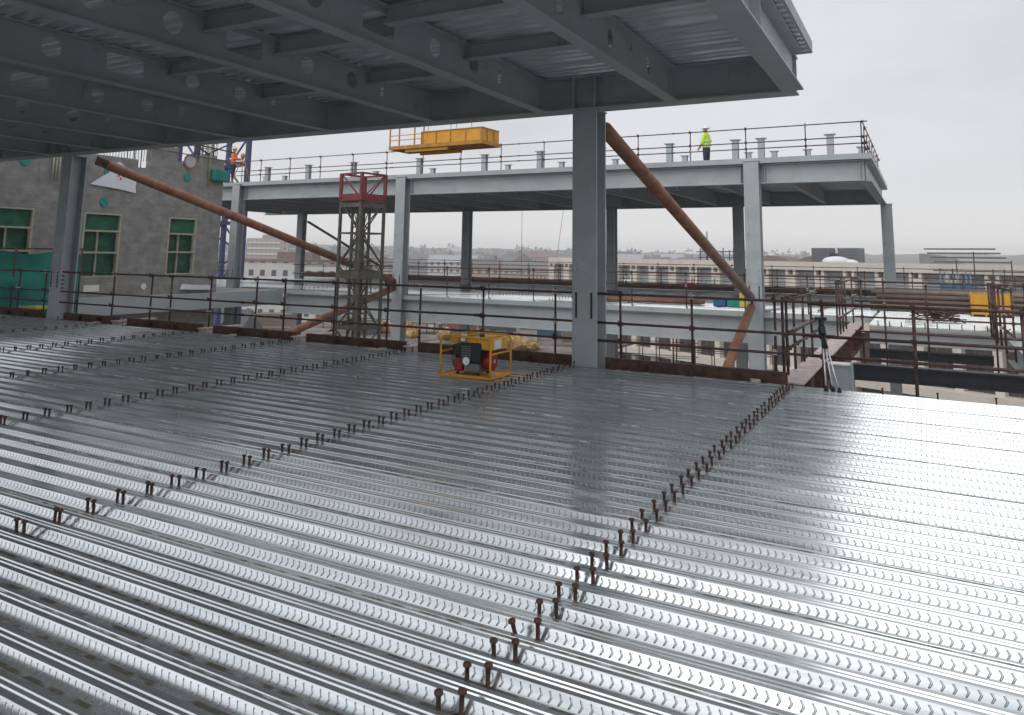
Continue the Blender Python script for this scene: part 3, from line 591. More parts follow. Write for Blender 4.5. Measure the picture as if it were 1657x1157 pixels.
rail('rusty rail at the far side of the open bay by the yellow skip', (1.35, 16.5), (1.35, 21.3), 0, (0.4, 0.75, 1.2), [1.0, 2.0, 3.0, 3.9, 4.6], 0.026)
rail('rusty rail around the far upper floor, along its front', (-37, 24.85), (-1.45, 24.85), 4.83, (0.42, 0.62, 1.08), [1.0 + 1.83 * k for k in range(19)], 0.022, group='rails of the far upper floor')
rail('rusty rail around the far upper floor, along its right end', (-1.42, 24.85), (-1.42, 34.9), 4.83, (0.42, 0.62, 1.08), [0.05 + 1.42 * k for k in range(8)], 0.022, group='rails of the far upper floor')

# ------------------------------------------------------------ right bay framing
def steel(name, label, ax, c, a, b, z1, dep, wd, mats, group='bare beams of the open right bay'):
    mb = MB(); L0 = (a, c, z1) if ax == 'x' else (c, a, z1)
    isec(mb, ax, 0, 0, b - a, 0, dep, wd, 0.025, 0.016)
    o = mb.build(name, mats, loc=L0); return tag(o, label, 'steel beam', group)
mb = MB(); mb.box((-0.17, 0, -0.025), (0.17, 12.6, 0)); mb.m = 1; mb.box((-0.008, 0, -0.525), (0.008, 12.6, -0.025)); mb.box((-0.17, 0, -0.55), (0.17, 12.6, -0.525))
for k in range(7): mb.box((0.008, 0.8 + 1.8 * k, -0.525), (0.16, 0.812 + 1.8 * k, -0.025))
tag(mb.build('steel_beam', [M_pink, M_rust2], loc=(-1.75, 11.6, -0.02)), 'pinkish primed beam running away from the deck to the far floor', 'steel beam', 'bare beams of the open right bay')
steel('steel_beam', 'black beam across the open bay, nearer of the two', 'x', 14.2, -1.13, 1.55, 0.0, 0.26, 0.2, M_black)
steel('steel_beam', 'pale grey beam closing the right side of the open bay', 'y', 1.75, 11.6, 21.1, -0.02, 0.5, 0.36, M_steel)
t = thing('beam_bracket', 'grey boxed column stub holding the near black beam', 'column stub', (-1.33, 14.15, -2.03))
mb = MB(); mb.box((-0.16, -0.12, 0), (0.16, -0.10, 2.0)); mb.box((-0.16, 0.10, 0), (0.16, 0.12, 2.0)); mb.box((-0.01, -0.10, 0), (0.01, 0.10, 2.0)); mb.build('stub', M_steel, t)
mb = MB(); mb.box((0.162, -0.14, 1.5), (0.20, 0.14, 2.05)); mb.build('end_plate', M_steel, t)
MB().box((-0.18, -0.16, 2.0), (0.16, 0.14, 2.02)).build('cap_plate', M_wpaint, t)

# ------------------------------------------------------------ stub columns on the far roof
tall = [(-27.5, 25.95), (-24.9, 25.95), (-22.2, 25.95), (-18.6, 25.95), (-15.4, 25.95), (-12.9, 25.95), (-10.35, 25.95), (-7.75, 25.95), (-5.45, 25.95), (-4.6, 25.95), (-2.45, 25.95)]
short = [(-33.0, 31), (-31.5, 31), (-25.0, 31), (-21.4, 31), (-17.1, 31), (-14.3, 31), (-11.7, 31), (-8.6, 31), (-6.0, 31), (-5.0, 31), (-3.75, 31), (-1.85, 31)]
def stubcol(x, y, h, lb, grp):
    t = thing('stub_post', lb, 'stub post', (x, y, 4.84), group=grp)
    mb = MB(); mb.box((-0.10, -0.10, 0), (0.10, -0.085, h)); mb.box((-0.10, 0.085, 0), (0.10, 0.10, h)); mb.box((-0.008, -0.085, 0), (0.008, 0.085, h)); mb.build('shaft', M_steel, t)
    MB().box((-0.17, -0.14, h), (0.17, 0.14, h + 0.025)).build('cap_plate', M_steel, t)
for x, y in tall: stubcol(x, y, 0.88, 'tall grey stub post with flat cap plate along the front of the far upper floor', 'front row of stub posts')
for x, y in short: stubcol(x, y, 1.12, 'grey stub post with flat cap plate in the rear row on the far upper floor', 'rear row of stub posts')
for i, (x, w_, lb) in enumerate(((-3.85, 0.9, 'loose timber offcuts on the far upper floor right of the front column'), (-2.9, 0.6, 'small pile of boards on the far upper floor near its right end'))):
    mb = MB()
    for k in range(7): mb.obox((rnd.uniform(-w_ / 2, w_ / 2), rnd.uniform(-0.2, 0.2), 0.03 + 0.03 * k), Vector((rnd.uniform(0.2, 0.4), rnd.uniform(-0.1, 0.1), 0.02)), (0, 0.05, 0), (0, 0, 0.012))
    tag(mb.build('timber_pile', M_timber, loc=(x, 26.2, 4.86)), lb, 'timber')

# ------------------------------------------------------------ yellow loading platform on cables
t = thing('loading_platform', 'yellow steel loading platform hanging from cables above the far frame', 'loading platform', (-15.6, 20, 5.0), R(-2.0)); t.scale = (0.9, 0.9, 0.84); t.location.z = 5.07
mb = MB(); mb.box((0, -0.05, 0.10), (4.15, 0.02, 0.24)); mb.box((0, 1.1, 0.10), (4.15, 1.17, 0.24)); mb.box((0, 0.02, 0.10), (0.08, 1.1, 0.24)); mb.box((4.08, 0.02, 0.10), (4.15, 1.1, 0.24)); mb.build('frame', M_yeld, t)
mb = MB(); mb.box((0.08, 0.02, 0.16), (4.08, 1.1, 0.19)); 
for k in range(9): mb.box((0.4 + 0.42 * k, 0.02, 0.105), (0.45 + 0.42 * k, 1.1, 0.158))
mb.build('floor', M_yeld, t)
mb = MB(); mb.box((0.7, 0.05, -0.02), (2.6, 0.12, 0.098)); mb.box((0.7, 0.95, -0.02), (2.6, 1.02, 0.098)); mb.build('skid', M_yel, t)
mb = MB(); z0, z1 = 0.245, 0.70
mb.box((1.52, -0.04, z0), (4.12, -0.02, z1)); mb.box((4.10, -0.018, z0), (4.12, 1.08, z1)); mb.box((1.52, 1.081, z0), (4.12, 1.10, z1)); mb.box((1.50, -0.018, z0), (1.52, 1.08, z1)); mb.build('side_panel', M_yel2, t)
mb = MB()
for x in (1.52, 2.17, 2.80, 3.45, 4.10): mb.box((x - 0.02, -0.065, z0), (x + 0.02, -0.041, z1))
for y in (0.3, 0.75): mb.box((4.121, y - 0.02, z0), (4.15, y + 0.02, z1))
mb.box((1.5, -0.07, z1), (4.15, -0.015, z1 + 0.03)); mb.box((4.10, -0.014, z1), (4.15, 1.08, z1 + 0.03)); mb.build('panel_rib', M_yeld, t)
for x in (0.03, 0.47, 1.18, 1.60):
    mb = MB(); mb.box((x - 0.02, -0.04, 0.24), (x + 0.02, 0.0, 1.25)); mb.build('post', M_yeld, t)
for z in (0.47, 0.66, 1.2): mb = MB(); mb.tube((0.03, -0.02, z), (1.5, -0.02, z), 0.018, 6); mb.build('rail', M_yel, t)
for x, y, dx in ((1.75, 0, 0.35), (1.95, 1.08, 0.45), (3.05, 0, -0.35), (3.0, 1.08, -0.2)):
    mb = MB(); mb.tube((x, y, 0.7), (x + dx * 4.0, 0.55, 9), 0.008, 5); mb.build('cable', M_dark, t)

# ------------------------------------------------------------ lattice mast with red head frame
def lattice(name, mat_, t, cx, cy, hd, z0, z1, step, leg, br, rot=PI / 4, plate=None):
    cs = [(cx + hd * math.cos(rot * 1 + PI / 2 * k - PI / 4), cy + hd * math.sin(rot + PI / 2 * k - PI / 4)) for k in range(4)]
    for k in range(4):
        mb = MB(); mb.bar((*cs[k], z0), (*cs[k], z1), leg); mb.build('leg', mat_, t)
    mb = MB(); n = max(1, round((z1 - z0) / step)); st = (z1 - z0) / n
    for i in range(n + 1):
        for k in range(4):
            a, b = cs[k], cs[(k + 1) % 4]; z = z0 + st * i
            if i % 2 == 0: mb.bar((*a, z), (*b, z), br * 1.6)
            if i < n: mb.bar((*a, z), (*b, z + st), br) if (i + k) % 2 else mb.bar((*b, z), (*a, z + st), br)
    mb.build(name, mat_, t); return cs
t = thing('lattice_mast', 'rusty four legged lattice mast with a red head frame, left of centre', 'lattice mast', (-16.65, 20.0, -6))
lattice('bracing', M_mast, t, 0, 0, 0.72, 0, 9.42, 1.05, 0.085, 0.035, rot=PI / 4 + 0.62)
lattice('inner_bracing', M_mast, t, -0.05, 0.0, 0.3, 0, 9.3, 0.7, 0.07, 0.025, rot=PI / 4 + 0.35)
cs = lattice('head_frame', M_red, t, 0, 0, 0.74, 9.48, 10.38, 0.95, 0.095, 0.035, rot=PI / 4 + 0.62)
mb = MB()
for k in range(4):
    a, b = Vector((*cs[k], 9.58)), Vector((*cs[(k + 1) % 4], 9.58)); mb.bar(a, b, 0.04, 0.2)
mb.build('head_ring', M_red, t)
mb = MB()
for k in range(4):
    a, b = Vector((*cs[k], 10.36)), Vector((*cs[(k + 1) % 4], 10.36)); mb.bar(a, b, 0.06, 0.06)
mb.build('top_ring', M_red, t)
for z in (9.30, 7.0, 5.3):
    mb = MB()
    for k in range(4):
        a, b = Vector((*cs[k], z)), Vector((*cs[(k + 1) % 4], z)); mb.bar(a * 1.0, b, 0.05, 0.26 if z == 7.0 else 0.14)
    mb.build('collar', M_mast, t)

# ------------------------------------------------------------ concrete core
t = thing('concrete_core', 'raw grey concrete stair core with three green netted windows at left', 'concrete core', (-25.0, 8.0, -9)); ox, oy, oz = -25.0, 8.0, -9
wins = [(12.55, 13.9, 0.78, 2.98), (15.55, 16.92, 0.75, 2.96), (18.85, 20.1, 0.80, 2.96)]
mb = MB(); yprev = 4.0 - oy; YE = 21.25
def wl(y0, y1, z0, z1, d=0.4): mb.box((-d, y0, z0 - oz), (0, y1, z1 - oz))
ys = 4.0
for (a, b, z0, z1) in wins:
    wl(ys - oy, a - oy, -9, 4.70); wl(a - oy, b - oy, -9, z0); wl(a - oy, b - oy, z1, 4.70); ys = b
wl(ys - oy, YE - oy, -9, 4.70)
mb.box((-7, 4.0 - oy, 0), (-0.4, 4.4 - oy, 4.7 - oz)); mb.box((-7, YE - 0.4 - oy, 0), (-0.401, YE - oy, 4.7 - oz)); mb.box((-7.4, 4.0 - oy, 0), (-7, YE - oy, 4.7 - oz))
mb.box((-6.98, 4.42 - oy, 0.3 - oz), (-0.42, YE - 0.42 - oy, 0.4 - oz))
tops = [(4.0, 13.0, 4.85), (13.0, 15.2, 5.0), (15.2, 17.4, 4.98), (17.9, 19.05, 5.62), (19.05, 19.75, 5.05), (19.75, 20.15, 5.15), (20.15, 20.85, 5.50), (20.85, 21.25, 5.42)]
for a, b, z in tops: wl(a - oy, b - oy, 4.70, z, 0.3)
mb.build('wall', M_conc, t, bevel=0.01)
for (a, b, z0, z1) in wins:
    w_ = thing('window', None, None); w_.parent = t
    a_, b_, z0_, z1_ = a - oy, b - oy, z0 - oz, z1 - oz
    f = MB(); e = 0.055; zt = z1_ - 0.62; zm = z0_ + 0.85; ym = a_ + (b_ - a_) * 0.45
    f.box((-0.14, a_, z0_), (0.02, a_ + e, z1_)); f.box((-0.14, b_ - e, z0_), (0.02, b_, z1_)); f.box((-0.14, a_ + e, z1_ - e), (0.02, b_ - e, z1_)); f.box((-0.14, a_ + e, z0_), (0.02, b_ - e, z0_ + e))
    f.box((-0.12, a_ + e, zt - 0.03), (0.012, b_ - e, zt + 0.03)); f.box((-0.12, a_ + e, zm - 0.03), (0.012, b_ - e, zm + 0.03)); f.box((-0.22, ym, z0_ + e), (-0.16, ym + 0.06, zt - 0.03))
    f.build('frame', M_timber, w_)
    p = MB(); p.box((-0.30, a_ + 0.002, z0_ + 0.002), (-0.26, b_ - 0.002, zt)); p.build('mesh', M_dgreen, w_)
    p = MB(); p.box((-0.11, a_ + e, zt + 0.03), (-0.09, b_ - e, z1_ - e)); p.build('mesh', M_green, w_)
    w_.name = 'window'
for k in ('label', 'category'): pass
# things fixed on the core
def patch(name, label, y, z, hw, hh, m, cat, seed=0):
    rr = random.Random(seed); n = 9; poly = []
    for i in range(n):
        a = 2 * PI * i / n; k = rr.uniform(0.75, 1.15); poly.append((0, math.cos(a) * hw * k, math.sin(a) * hh * k))
    mb = MB(); mb.prism(poly, (0.03, 0, 0)); return tag(mb.build(name, m, loc=(-24.99, y, z)), label, cat, None)
M_tp = mat('turquoise_plastic', (0.01, 0.26, 0.21), 0.5, 0, 0.25, 6)
patch('formwork_cover', 'turquoise plastic cover at the top left of the concrete core', 13.45, 4.52, 0.2, 0.2, M_tp, 'plastic cover', 1)
patch('formwork_cover', 'turquoise plastic cover at the left corner of the white banner', 16.25, 4.42, 0.13, 0.2, M_tp, 'plastic cover', 2)
patch('formwork_cover', 'turquoise plastic cover on the wall below the white banner', 16.2, 3.33, 0.17, 0.19, M_tp, 'plastic cover', 3)
patch('formwork_cover', 'turquoise plastic cover below the round sign on the core', 19.5, 4.55, 0.17, 0.17, M_tp, 'plastic cover', 4)
mb = MB(); mb.prism([(0, 0.30 * math.cos(2 * PI * i / 16), 0.30 * math.sin(2 * PI * i / 16)) for i in range(16)], (0.03, 0, 0)); mb.m = 1; mb.prism([(0.031, 0.23 * math.cos(2 * PI * i / 16), 0.23 * math.sin(2 * PI * i / 16)) for i in range(16)], (0.01, 0, 0))
tag(mb.build('round_sign', [mat('sign_red', (0.36, 0.15, 0.11), 0.6), mat('sign_grey', (0.45, 0.45, 0.47), 0.6)], loc=(-24.95, 19.55, 5.15)), 'round pale sign with red rim on top of the concrete core', 'sign')
t = thing('banner', 'torn white banner with a red diamond emblem hanging on the concrete core', 'banner', (-24.93, 15.9, 4.0))
import itertools
poly = [(-0.30, -0.08), (0.05, 0.18), (0.35, 0.38), (0.52, 0.72), (0.72, 0.80), (0.98, 0.62), (1.44, 0.33), (1.40, -0.02), (1.44, -0.26), (0.8, -0.17), (0.2, -0.12)]
mb = MB(); NX = 26; NZ = 14
def inside(px, pz):
    c = False; n = len(poly)
    for i in range(n):
        (x1, y1), (x2, y2) = poly[i], poly[(i + 1) % n]
        if (y1 > pz) != (y2 > pz) and px < (x2 - x1) * (pz - y1) / (y2 - y1) + x1: c = not c
    return c
vs = [(0, p[0], p[1]) for p in poly]
mb.prism(vs, (0.012, 0, 0))
mb.build('sheet', M_white, t)
Mrd = mat('emblem_red', (0.5, 0.03, 0.05), 0.6); Mbl = mat('banner_text', (0.30, 0.31, 0.42), 0.6)
mb = MB()
for dy, dz in ((0, 0.10), (0, -0.10), (-0.09, 0), (0.09, 0)):
    c = (0.80 + dy, 0.30 + dz); s_ = 0.045; mb.prism([(0.0125, c[0] - s_, c[1]), (0.0125, c[0], c[1] - s_ * 1.3), (0.0125, c[0] + s_, c[1]), (0.0125, c[0], c[1] + s_ * 1.3)], (0.004, 0, 0))
mb.build('emblem', Mrd, t)
# rebar bundles on the core
mb = MB()
for k in range(18): y = 9.15 + 0.11 * k; mb.tube((0, y, 0), (0.02, y + rnd.uniform(-0.03, 0.03), rnd.uniform(0.7, 1.1)), 0.011, 5)
tag(mb.build('rebar', M_rust, loc=(-25.15, 7.0, 4.95)), 'row of upright rebar on the core above the white banner', 'rebar')
mb = MB()
for k in range(26): y = 0.06 * k; mb.tube((rnd.uniform(-0.1, 0.1), y * 0.7, 0), (rnd.uniform(-0.1, 0.1), y * 0.7 + rnd.uniform(-0.05, 0.05), rnd.uniform(0.9, 1.5)), 0.012, 5)
for z in (0.35, 0.6, 0.85, 1.1): mb.tube((0, -0.05, z), (0, 1.1, z), 0.012, 5)
tag(mb.build('rebar', M_rust, loc=(-25.2, 19.9, 5.2)), 'dense tangle of rebar at the far corner of the core', 'rebar')
mb = MB()
for k in range(5): mb.tube((0, 0.28 * k, -0.2), (0, 0.28 * k, rnd.uniform(1.0, 1.5)), 0.02, 6)
tag(mb.build('rebar', M_rust, loc=(-25.25, 17.1, 4.9)), 'few thick bars standing between banner and round sign', 'rebar')
mb = MB(); mb.tube((0, 0, 0), (0, 0.02, 2.1), 0.035, 8)
tag(mb.build('scaffold_pole', mat('pole_green', (0.28, 0.32, 0.10), 0.6), loc=(-24.9, 20.45, 4.3)), 'yellow green upright pole at the corner of the core', 'pole')
mb = MB(); mb.tube((0, -5.5, 0), (0, 1.6, -0.35), 0.03, 8); mb.tube((0, -5.5, -0.6), (0, 2.0, -0.75), 0.02, 8)
tag(mb.build('scaffold_pole', M_mast, loc=(-24.85, 20.0, 6.1)), 'long pale horizontal poles above the top of the core', 'pole')
mb = MB(); mb.box((0, 0, 0), (0.3, 0.7, 0.45))
tag(mb.build('formwork_box', M_teal, loc=(-25.0, 20.55, 4.5), bevel=0.03), 'teal formwork box at the right corner of the core', 'formwork box')
mb = MB(); mb.tube((0, 0, 0), (0.015, 0, 0), 0.11, 12); tag(mb.build('wall_cap', M_wpaint, loc=(-24.99, 18.0, 0.40)), 'small white round cap low on the core wall', 'wall cap')
mb = MB(); mb.box((0, 0, 0), (0.02, 0.55, 0.22)); tag(mb.build('notice', M_wpaint, loc=(-24.99, 15.75, 0.28)), 'small white notice low on the wall beside the left column', 'notice')
mb = MB(); mb.prism([(0, 0, 0), (0, 1.4, -0.05), (0, 1.2, 0.14), (0, 0.5, 0.16), (0, 0.1, 0.2)], (0.2, 0, 0)); tag(mb.build('white_sheeting', M_white, loc=(-24.95, 19.5, 0.25)), 'crumpled white sheeting at the foot of the core', 'sheeting')
# white hoarding behind on the core top
mb = MB()
for k in range(3): mb.tube((0, 0.1 * k, -0.6), (0, 0.1 * k, 0.45), 0.03, 6)
tag(mb.build('scaffold_pole', M_timber, loc=(-24.9, 14.3, 4.55)), 'short pale props at the top left of the core', 'pole')
# teal netting at left
t = thing('debris_netting', 'bright teal debris netting on scaffold tubes behind the deck at far left', 'netting', (-24.0, 12.6, -0.6))
def cloth(a, b, z0, z1, amp, m, nm='net', seed=0.0):
    mb = MB(); n, k = 26, 12; a, b = Vector(a), Vector(b); d = b - a; nn = Vector((-d.y, d.x, 0)).normalized(); vs = []
    for side in (0, 0.01):
        for i in range(n + 1):
            for j in range(k + 1):
                u, v = i / n, j / k; p = a + d * u; o_ = amp * noise.noise(Vector((u * 5 + seed, v * 3, seed))) * (1 + 0.6 * math.sin(v * 3))
                sag = -0.12 * abs(math.sin(u * PI * 2.5 + seed)) * v
                vs.append(p + nn * (o_ + side) + Vector((0, 0, z0 + (z1 - z0) * v + sag)))
    fs = []; W = (n + 1) * (k + 1)
    for s_ in (0, 1):
        for i in range(n):
            for j in range(k):
                q = s_ * W + i * (k + 1) + j; fs.append((q, q + k + 1, q + k + 2, q + 1))
    mb.sm = True; mb.add(vs, fs); return mb.build(nm, m, t)
cloth((-0.7, -1.2, 0), (1.2, 1.6, 0), 0.0, 2.25, 0.25, M_teal)
cloth((-3.2, 1.0, 0), (-0.5, 0.6, 0), 0.0, 2.2, 0.3, M_teal, 'net', 3.3)
mb = MB()
for x, y in ((-0.7, -1.25), (0.3, 0.2), (1.25, 1.62), (-3.2, 0.95)): mb.tube((x + 0.06, y - 0.06, 0), (x + 0.06, y - 0.06, 2.35), 0.024, 8)
mb.tube((-0.7, -1.3, 2.3), (1.3, 1.6, 2.3), 0.024, 8); mb.build('frame', M_pipe, t)
mb = MB(); mb.box((-3.0, 0.4, 0.55), (1.2, 0.9, 0.62)); mb.build('board', mat('board_yellow', (0.5, 0.42, 0.14), 0.8), t)
# ------------------------------------------------------------ blue crane mast
t = thing('crane_mast', 'blue lattice crane mast behind the concrete core', 'crane mast', (-50.8, 42.0, -20))
lattice('bracing', M_blue, t, 0, 0, 2.9, 0, 36, 2.4, 0.34, 0.12, rot=PI / 4 + 0.45)

t = thing('hoist_line', 'thin crane line hanging in the sky between two far columns', 'cable', (-50.0, 95, -8)); MB().tube((0, 0, 0), (0, 0, 17), 0.035, 5).build('line', M_mast, t)
t = thing('hoist_line', 'thin slanting crane line just left of the big central column', 'cable', (-45.0, 95, -2)); MB().tube((0, 0, 0), (1.6, 0, 11), 0.03, 5).build('line', M_mast, t)

# ------------------------------------------------------------ people
def skinned(name, joints, bones, root, parent, regions, mats, loc=(0, 0, 0), sub=2):
    me = bpy.data.meshes.new(name); names = list(joints); me.from_pydata([joints[k][:3] for k in names], [(names.index(a), names.index(b)) for a, b in bones], [])
    o = bpy.data.objects.new(name, me); COL.objects.link(o)
    md = o.modifiers.new('skin', 'SKIN'); md.use_smooth_shade = True
    for i, k in enumerate(names):
        r = joints[k][3]; sv = me.skin_vertices[0].data[i]; sv.radius = (r, r) if not isinstance(r, tuple) else r; sv.use_root = (k == root)
    m2 = o.modifiers.new('sub', 'SUBSURF'); m2.levels = sub; m2.render_levels = sub
    bpy.context.view_layer.update(); dg = bpy.context.evaluated_depsgraph_get(); nm = bpy.data.meshes.new_from_object(o.evaluated_get(dg))
    bpy.data.objects.remove(o); nm.materials.clear()
    for m in mats: nm.materials.append(m)
    for p in nm.polygons: p.material_index = regions(p.center); p.use_smooth = True
    o = bpy.data.objects.new(name, nm); COL.objects.link(o); o.parent = parent; o.location = loc
    return o
def person(label, loc, rz, top, hat, pose):
    t = thing('person', label, 'person', loc, rz)
    J = {'pelvis': (0, 0, 0.96, (0.155, 0.115)), 'waist': (0, 0, 1.10, (0.15, 0.11)), 'chest': (0, 0, 1.33, (0.185, 0.125)), 'neckb': (0, 0, 1.48, (0.10, 0.085)), 'neck': (0, 0.012, 1.54, 0.055), 'head': (0, 0.025, 1.63, (0.078, 0.092)), 'crown': (0, 0.015, 1.73, (0.07, 0.085))}
    B = [('pelvis', 'waist'), ('waist', 'chest'), ('chest', 'neckb'), ('neckb', 'neck'), ('neck', 'head'), ('head', 'crown')]
    for s, n in ((-1, 'l'), (1, 'r')):
        el, ha = pose[n]
        J['sh' + n] = (s * 0.19, 0, 1.42, 0.075); J['el' + n] = el + (0.055,); J['wr' + n] = ha + (0.036,)
        B += [('neckb', 'sh' + n), ('sh' + n, 'el' + n), ('el' + n, 'wr' + n)]
        d = (Vector(ha) - Vector(el)).normalized(); h = Vector(ha) + d * 0.08; J['pa' + n] = (h.x, h.y, h.z, (0.040, 0.022)); B.append(('wr' + n, 'pa' + n))
        sidev = d.cross(Vector((0, 0, 1))); sidev = sidev.normalized() if sidev.length > 0.2 else Vector((0, 1, 0))
        for k in range(4):
            b0 = h + d * 0.03 + sidev * (0.012 * (k * 2 - 3) * 0.9); b1 = b0 + d * (0.05 + 0.01 * (k in (1, 2))) - Vector((s * 0.01, 0, 0.006))
            J[f'f{n}{k}'] = (b1.x, b1.y, b1.z, 0.009); B.append(('pa' + n, f'f{n}{k}'))
        b1 = Vector(ha) + d * 0.06 + sidev * 0.055; J['t' + n] = (b1.x, b1.y, b1.z, 0.010); B.append(('wr' + n, 't' + n))
        J['hip' + n] = (s * 0.095, 0, 0.90, 0.105); J['kn' + n] = (s * 0.11, pose['knee'] * s, 0.50, 0.068); J['an' + n] = (s * 0.12, -0.01 + pose['foot'] * s, 0.10, 0.048); J['toe' + n] = (s * 0.14, 0.15 + pose['foot'] * s, 0.045, 0.045)
        B += [('pelvis', 'hip' + n), ('hip' + n, 'kn' + n), ('kn' + n, 'an' + n), ('an' + n, 'toe' + n)]
    hands = [Vector(pose['l'][1]), Vector(pose['r'][1])]
    def reg(c):
        if c.z > 1.50 and abs(c.x) < 0.12: return 2
        for h in hands:
            if (c - h).length < 0.17 and (c - Vector((0, 0, 1.2))).length > 0.25 and (c.xy.length > 0.2): return 2
        if c.z < 0.12: return 3
        if c.z < 0.98 and abs(c.x) < 0.24: return 1
        return 0
    skinned('body', J, B, 'pelvis', t, reg, [top, M_navy, M_skin, M_rubber])
    mb = MB(); mb.lathe((0, 0.0, 1.70), [(0.155, 0.0), (0.152, 0.012), (0.125, 0.012), (0.122, 0.05), (0.10, 0.10), (0.06, 0.13), (0.001, 0.138)], 18); mb.box((-0.07, 0.10, 1.702), (0.07, 0.20, 1.712)); mb.build('hard_hat', hat, t)
    mb = MB(); mb.lathe((0, 0, 1.06), [(0.205, 0), (0.207, 0.05)], 18); mb.lathe((0, 0, 1.2), [(0.212, 0), (0.212, 0.05)], 18); mb.build('reflective_band', M_silver, t)
    mb = MB(); mb.ball((0, 0.118, 1.625), 0.016, 8, 6); 
    for s in (-1, 1): mb.ball((s * 0.082, 0.02, 1.63), 0.022, 8, 6, (0.5, 1, 1.3))
    mb.build('face', M_skin, t)
    mb = MB()
    for s in (-1, 1): mb.ball((s * 0.03, 0.108, 1.655), 0.009, 6, 4)
    mb.box((-0.022, 0.100, 1.583), (0.022, 0.112, 1.589)); mb.build('eyes', M_rubber, t)
    return t
person('worker in a lime yellow jacket and white hard hat standing on the far upper floor', (-6.95, 28.0, 4.85), R(75), M_hivis, M_hat, {'l': ((-0.25, 0.02, 1.16), (-0.20, 0.16, 1.0)), 'r': ((0.25, 0.0, 1.16), (0.21, 0.14, 0.99)), 'knee': 0.0, 'foot': 0.02})
person('worker in an orange vest and cream hard hat beside the concrete core', (-28.7, 24.9, 4.85), R(-60), M_orange, M_cream, {'l': ((-0.24, 0.12, 1.2), (-0.12, 0.34, 1.25)), 'r': ((0.24, 0.12, 1.2), (0.12, 0.34, 1.22)), 'knee': 0.02, 'foot': 0.05})
mb = MB(); 
for a in (0.3, 2.4, 4.5): mb.tube((0.5 * math.cos(a), 0.5 * math.sin(a), 0), (0.04 * math.cos(a), 0.04 * math.sin(a), 1.25), 0.02, 6)
mb.ball((0, 0, 1.35), 0.11, 10, 8, (1, 1, 1.3))
tag(mb.build('survey_tripod', M_yeld, loc=(-28.15, 24.95, 4.85)), 'yellow survey instrument on a tripod in front of the orange vested worker', 'survey tripod')

# ------------------------------------------------------------ generator
t = thing('generator', 'portable generator in a yellow tube frame standing on the ribbed deck', 'generator', (-6.12, 9.2, 0.0), R(2))
W_, D_, H_ = 0.80, 0.62, 0.56
mb = MB(); mb.box((0.0, 0.0, 0.012), (W_, D_, 0.03)); mb.box((-0.012, -0.012, 0.004), (W_ + 0.012, 0.012, 0.045)); mb.box((-0.012, D_ - 0.012, 0.004), (W_ + 0.012, D_ + 0.012, 0.045)); mb.box((-0.012, 0.0125, 0.004), (0.012, D_ - 0.0125, 0.045)); mb.box((W_ - 0.012, 0.0125, 0.004), (W_ + 0.012, D_ - 0.0125, 0.045)); mb.build('base_plate', M_yel2, t, bevel=0.003)
def hoop(y):
    r = 0.08; pts = [(0, y, 0.03), (0, y, H_ - r)] + [(r - r * math.cos(a), y, H_ - r + r * math.sin(a)) for a in (0.4, 0.8, 1.2)] + [(r, y, H_), (W_ - r, y, H_)] + [(W_ - r + r * math.sin(a), y, H_ - r + r * math.cos(a)) for a in (0.4, 0.8, 1.2)] + [(W_, y, H_ - r), (W_, y, 0.03)]
    mb = MB(); mb.path(pts, 0.015, 10); mb.build('hoop', M_yel, t)
hoop(0.0); hoop(D_)
for p, q in (((0.08, 0, H_), (0.08, D_, H_)), ((0.72, 0, H_), (0.72, D_, H_)), ((W_, 0, 0.34), (W_, D_, 0.34)), ((0, 0, 0.34), (0, D_, 0.34)), ((0.30, 0, H_), (0.30, D_, H_))):
    mb = MB(); mb.tube(p, q, 0.013, 8); mb.build('cross_tube', M_yel, t)
mb = MB(); mb.box((0.36, 0.1, 0.38), (0.78, 0.55, 0.545)); tk = mb.build('fuel_tank', M_yel, t, bevel=0.03)
mb = MB(); mb.tube((0.5, 0.3, 0.545), (0.5, 0.3, 0.575), 0.035, 12); mb.build('cap', M_rubber, tk)
mb = MB(); mb.box((0.782, 0.14, 0.40), (0.786, 0.36, 0.52)); mb.build('data_label', M_wpaint, tk)
mb = MB(); mb.box((0.28, 0.06, 0.20), (0.60, 0.40, 0.475)); eng = mb.build('engine_block', M_rubber, t, bevel=0.02)
mb = MB()
for k in range(7): mb.box((0.30, 0.046, 0.24 + 0.03 * k), (0.46, 0.059, 0.252 + 0.03 * k))
mb.build('cooling_fin', M_grey, eng)
mb = MB(); mb.tube((0.40, 0.055, 0.23), (0.40, 0.02, 0.23), 0.055, 14); mb.tube((0.40, 0.02, 0.23), (0.40, 0.01, 0.23), 0.02, 10); mb.build('carburettor', M_chrome, eng)
mb = MB(); mb.box((0.16, 0.10, 0.07), (0.30, 0.42, 0.26)); mb.build('alternator', M_redp, t, bevel=0.025)
mb = MB(); mb.tube((0.10, 0.26, 0.22), (0.16, 0.26, 0.22), 0.13, 20); mb.build('alternator_cover', M_grey, t, bevel=0.005)
mb = MB(); mb.box((0.33, 0.08, 0.06), (0.58, 0.42, 0.199)); mb.build('crankcase', M_grey, t, bevel=0.02)
mb = MB(); mb.tube((0.60, 0.28, 0.22), (0.70, 0.28, 0.22), 0.135, 24); mb.tube((0.70, 0.28, 0.22), (0.715, 0.28, 0.22), 0.09, 20); fh = mb.build('fan_housing', M_redp, t, bevel=0.006)
mb = MB(); mb.tube((0.716, 0.28, 0.22), (0.725, 0.28, 0.22), 0.03, 12); mb.build('starter_cup', M_chrome, fh)
mb = MB(); mb.box((0.14, 0.08, 0.30), (0.27, 0.30, 0.44)); mb.build('control_box', M_rubber, t, bevel=0.01)
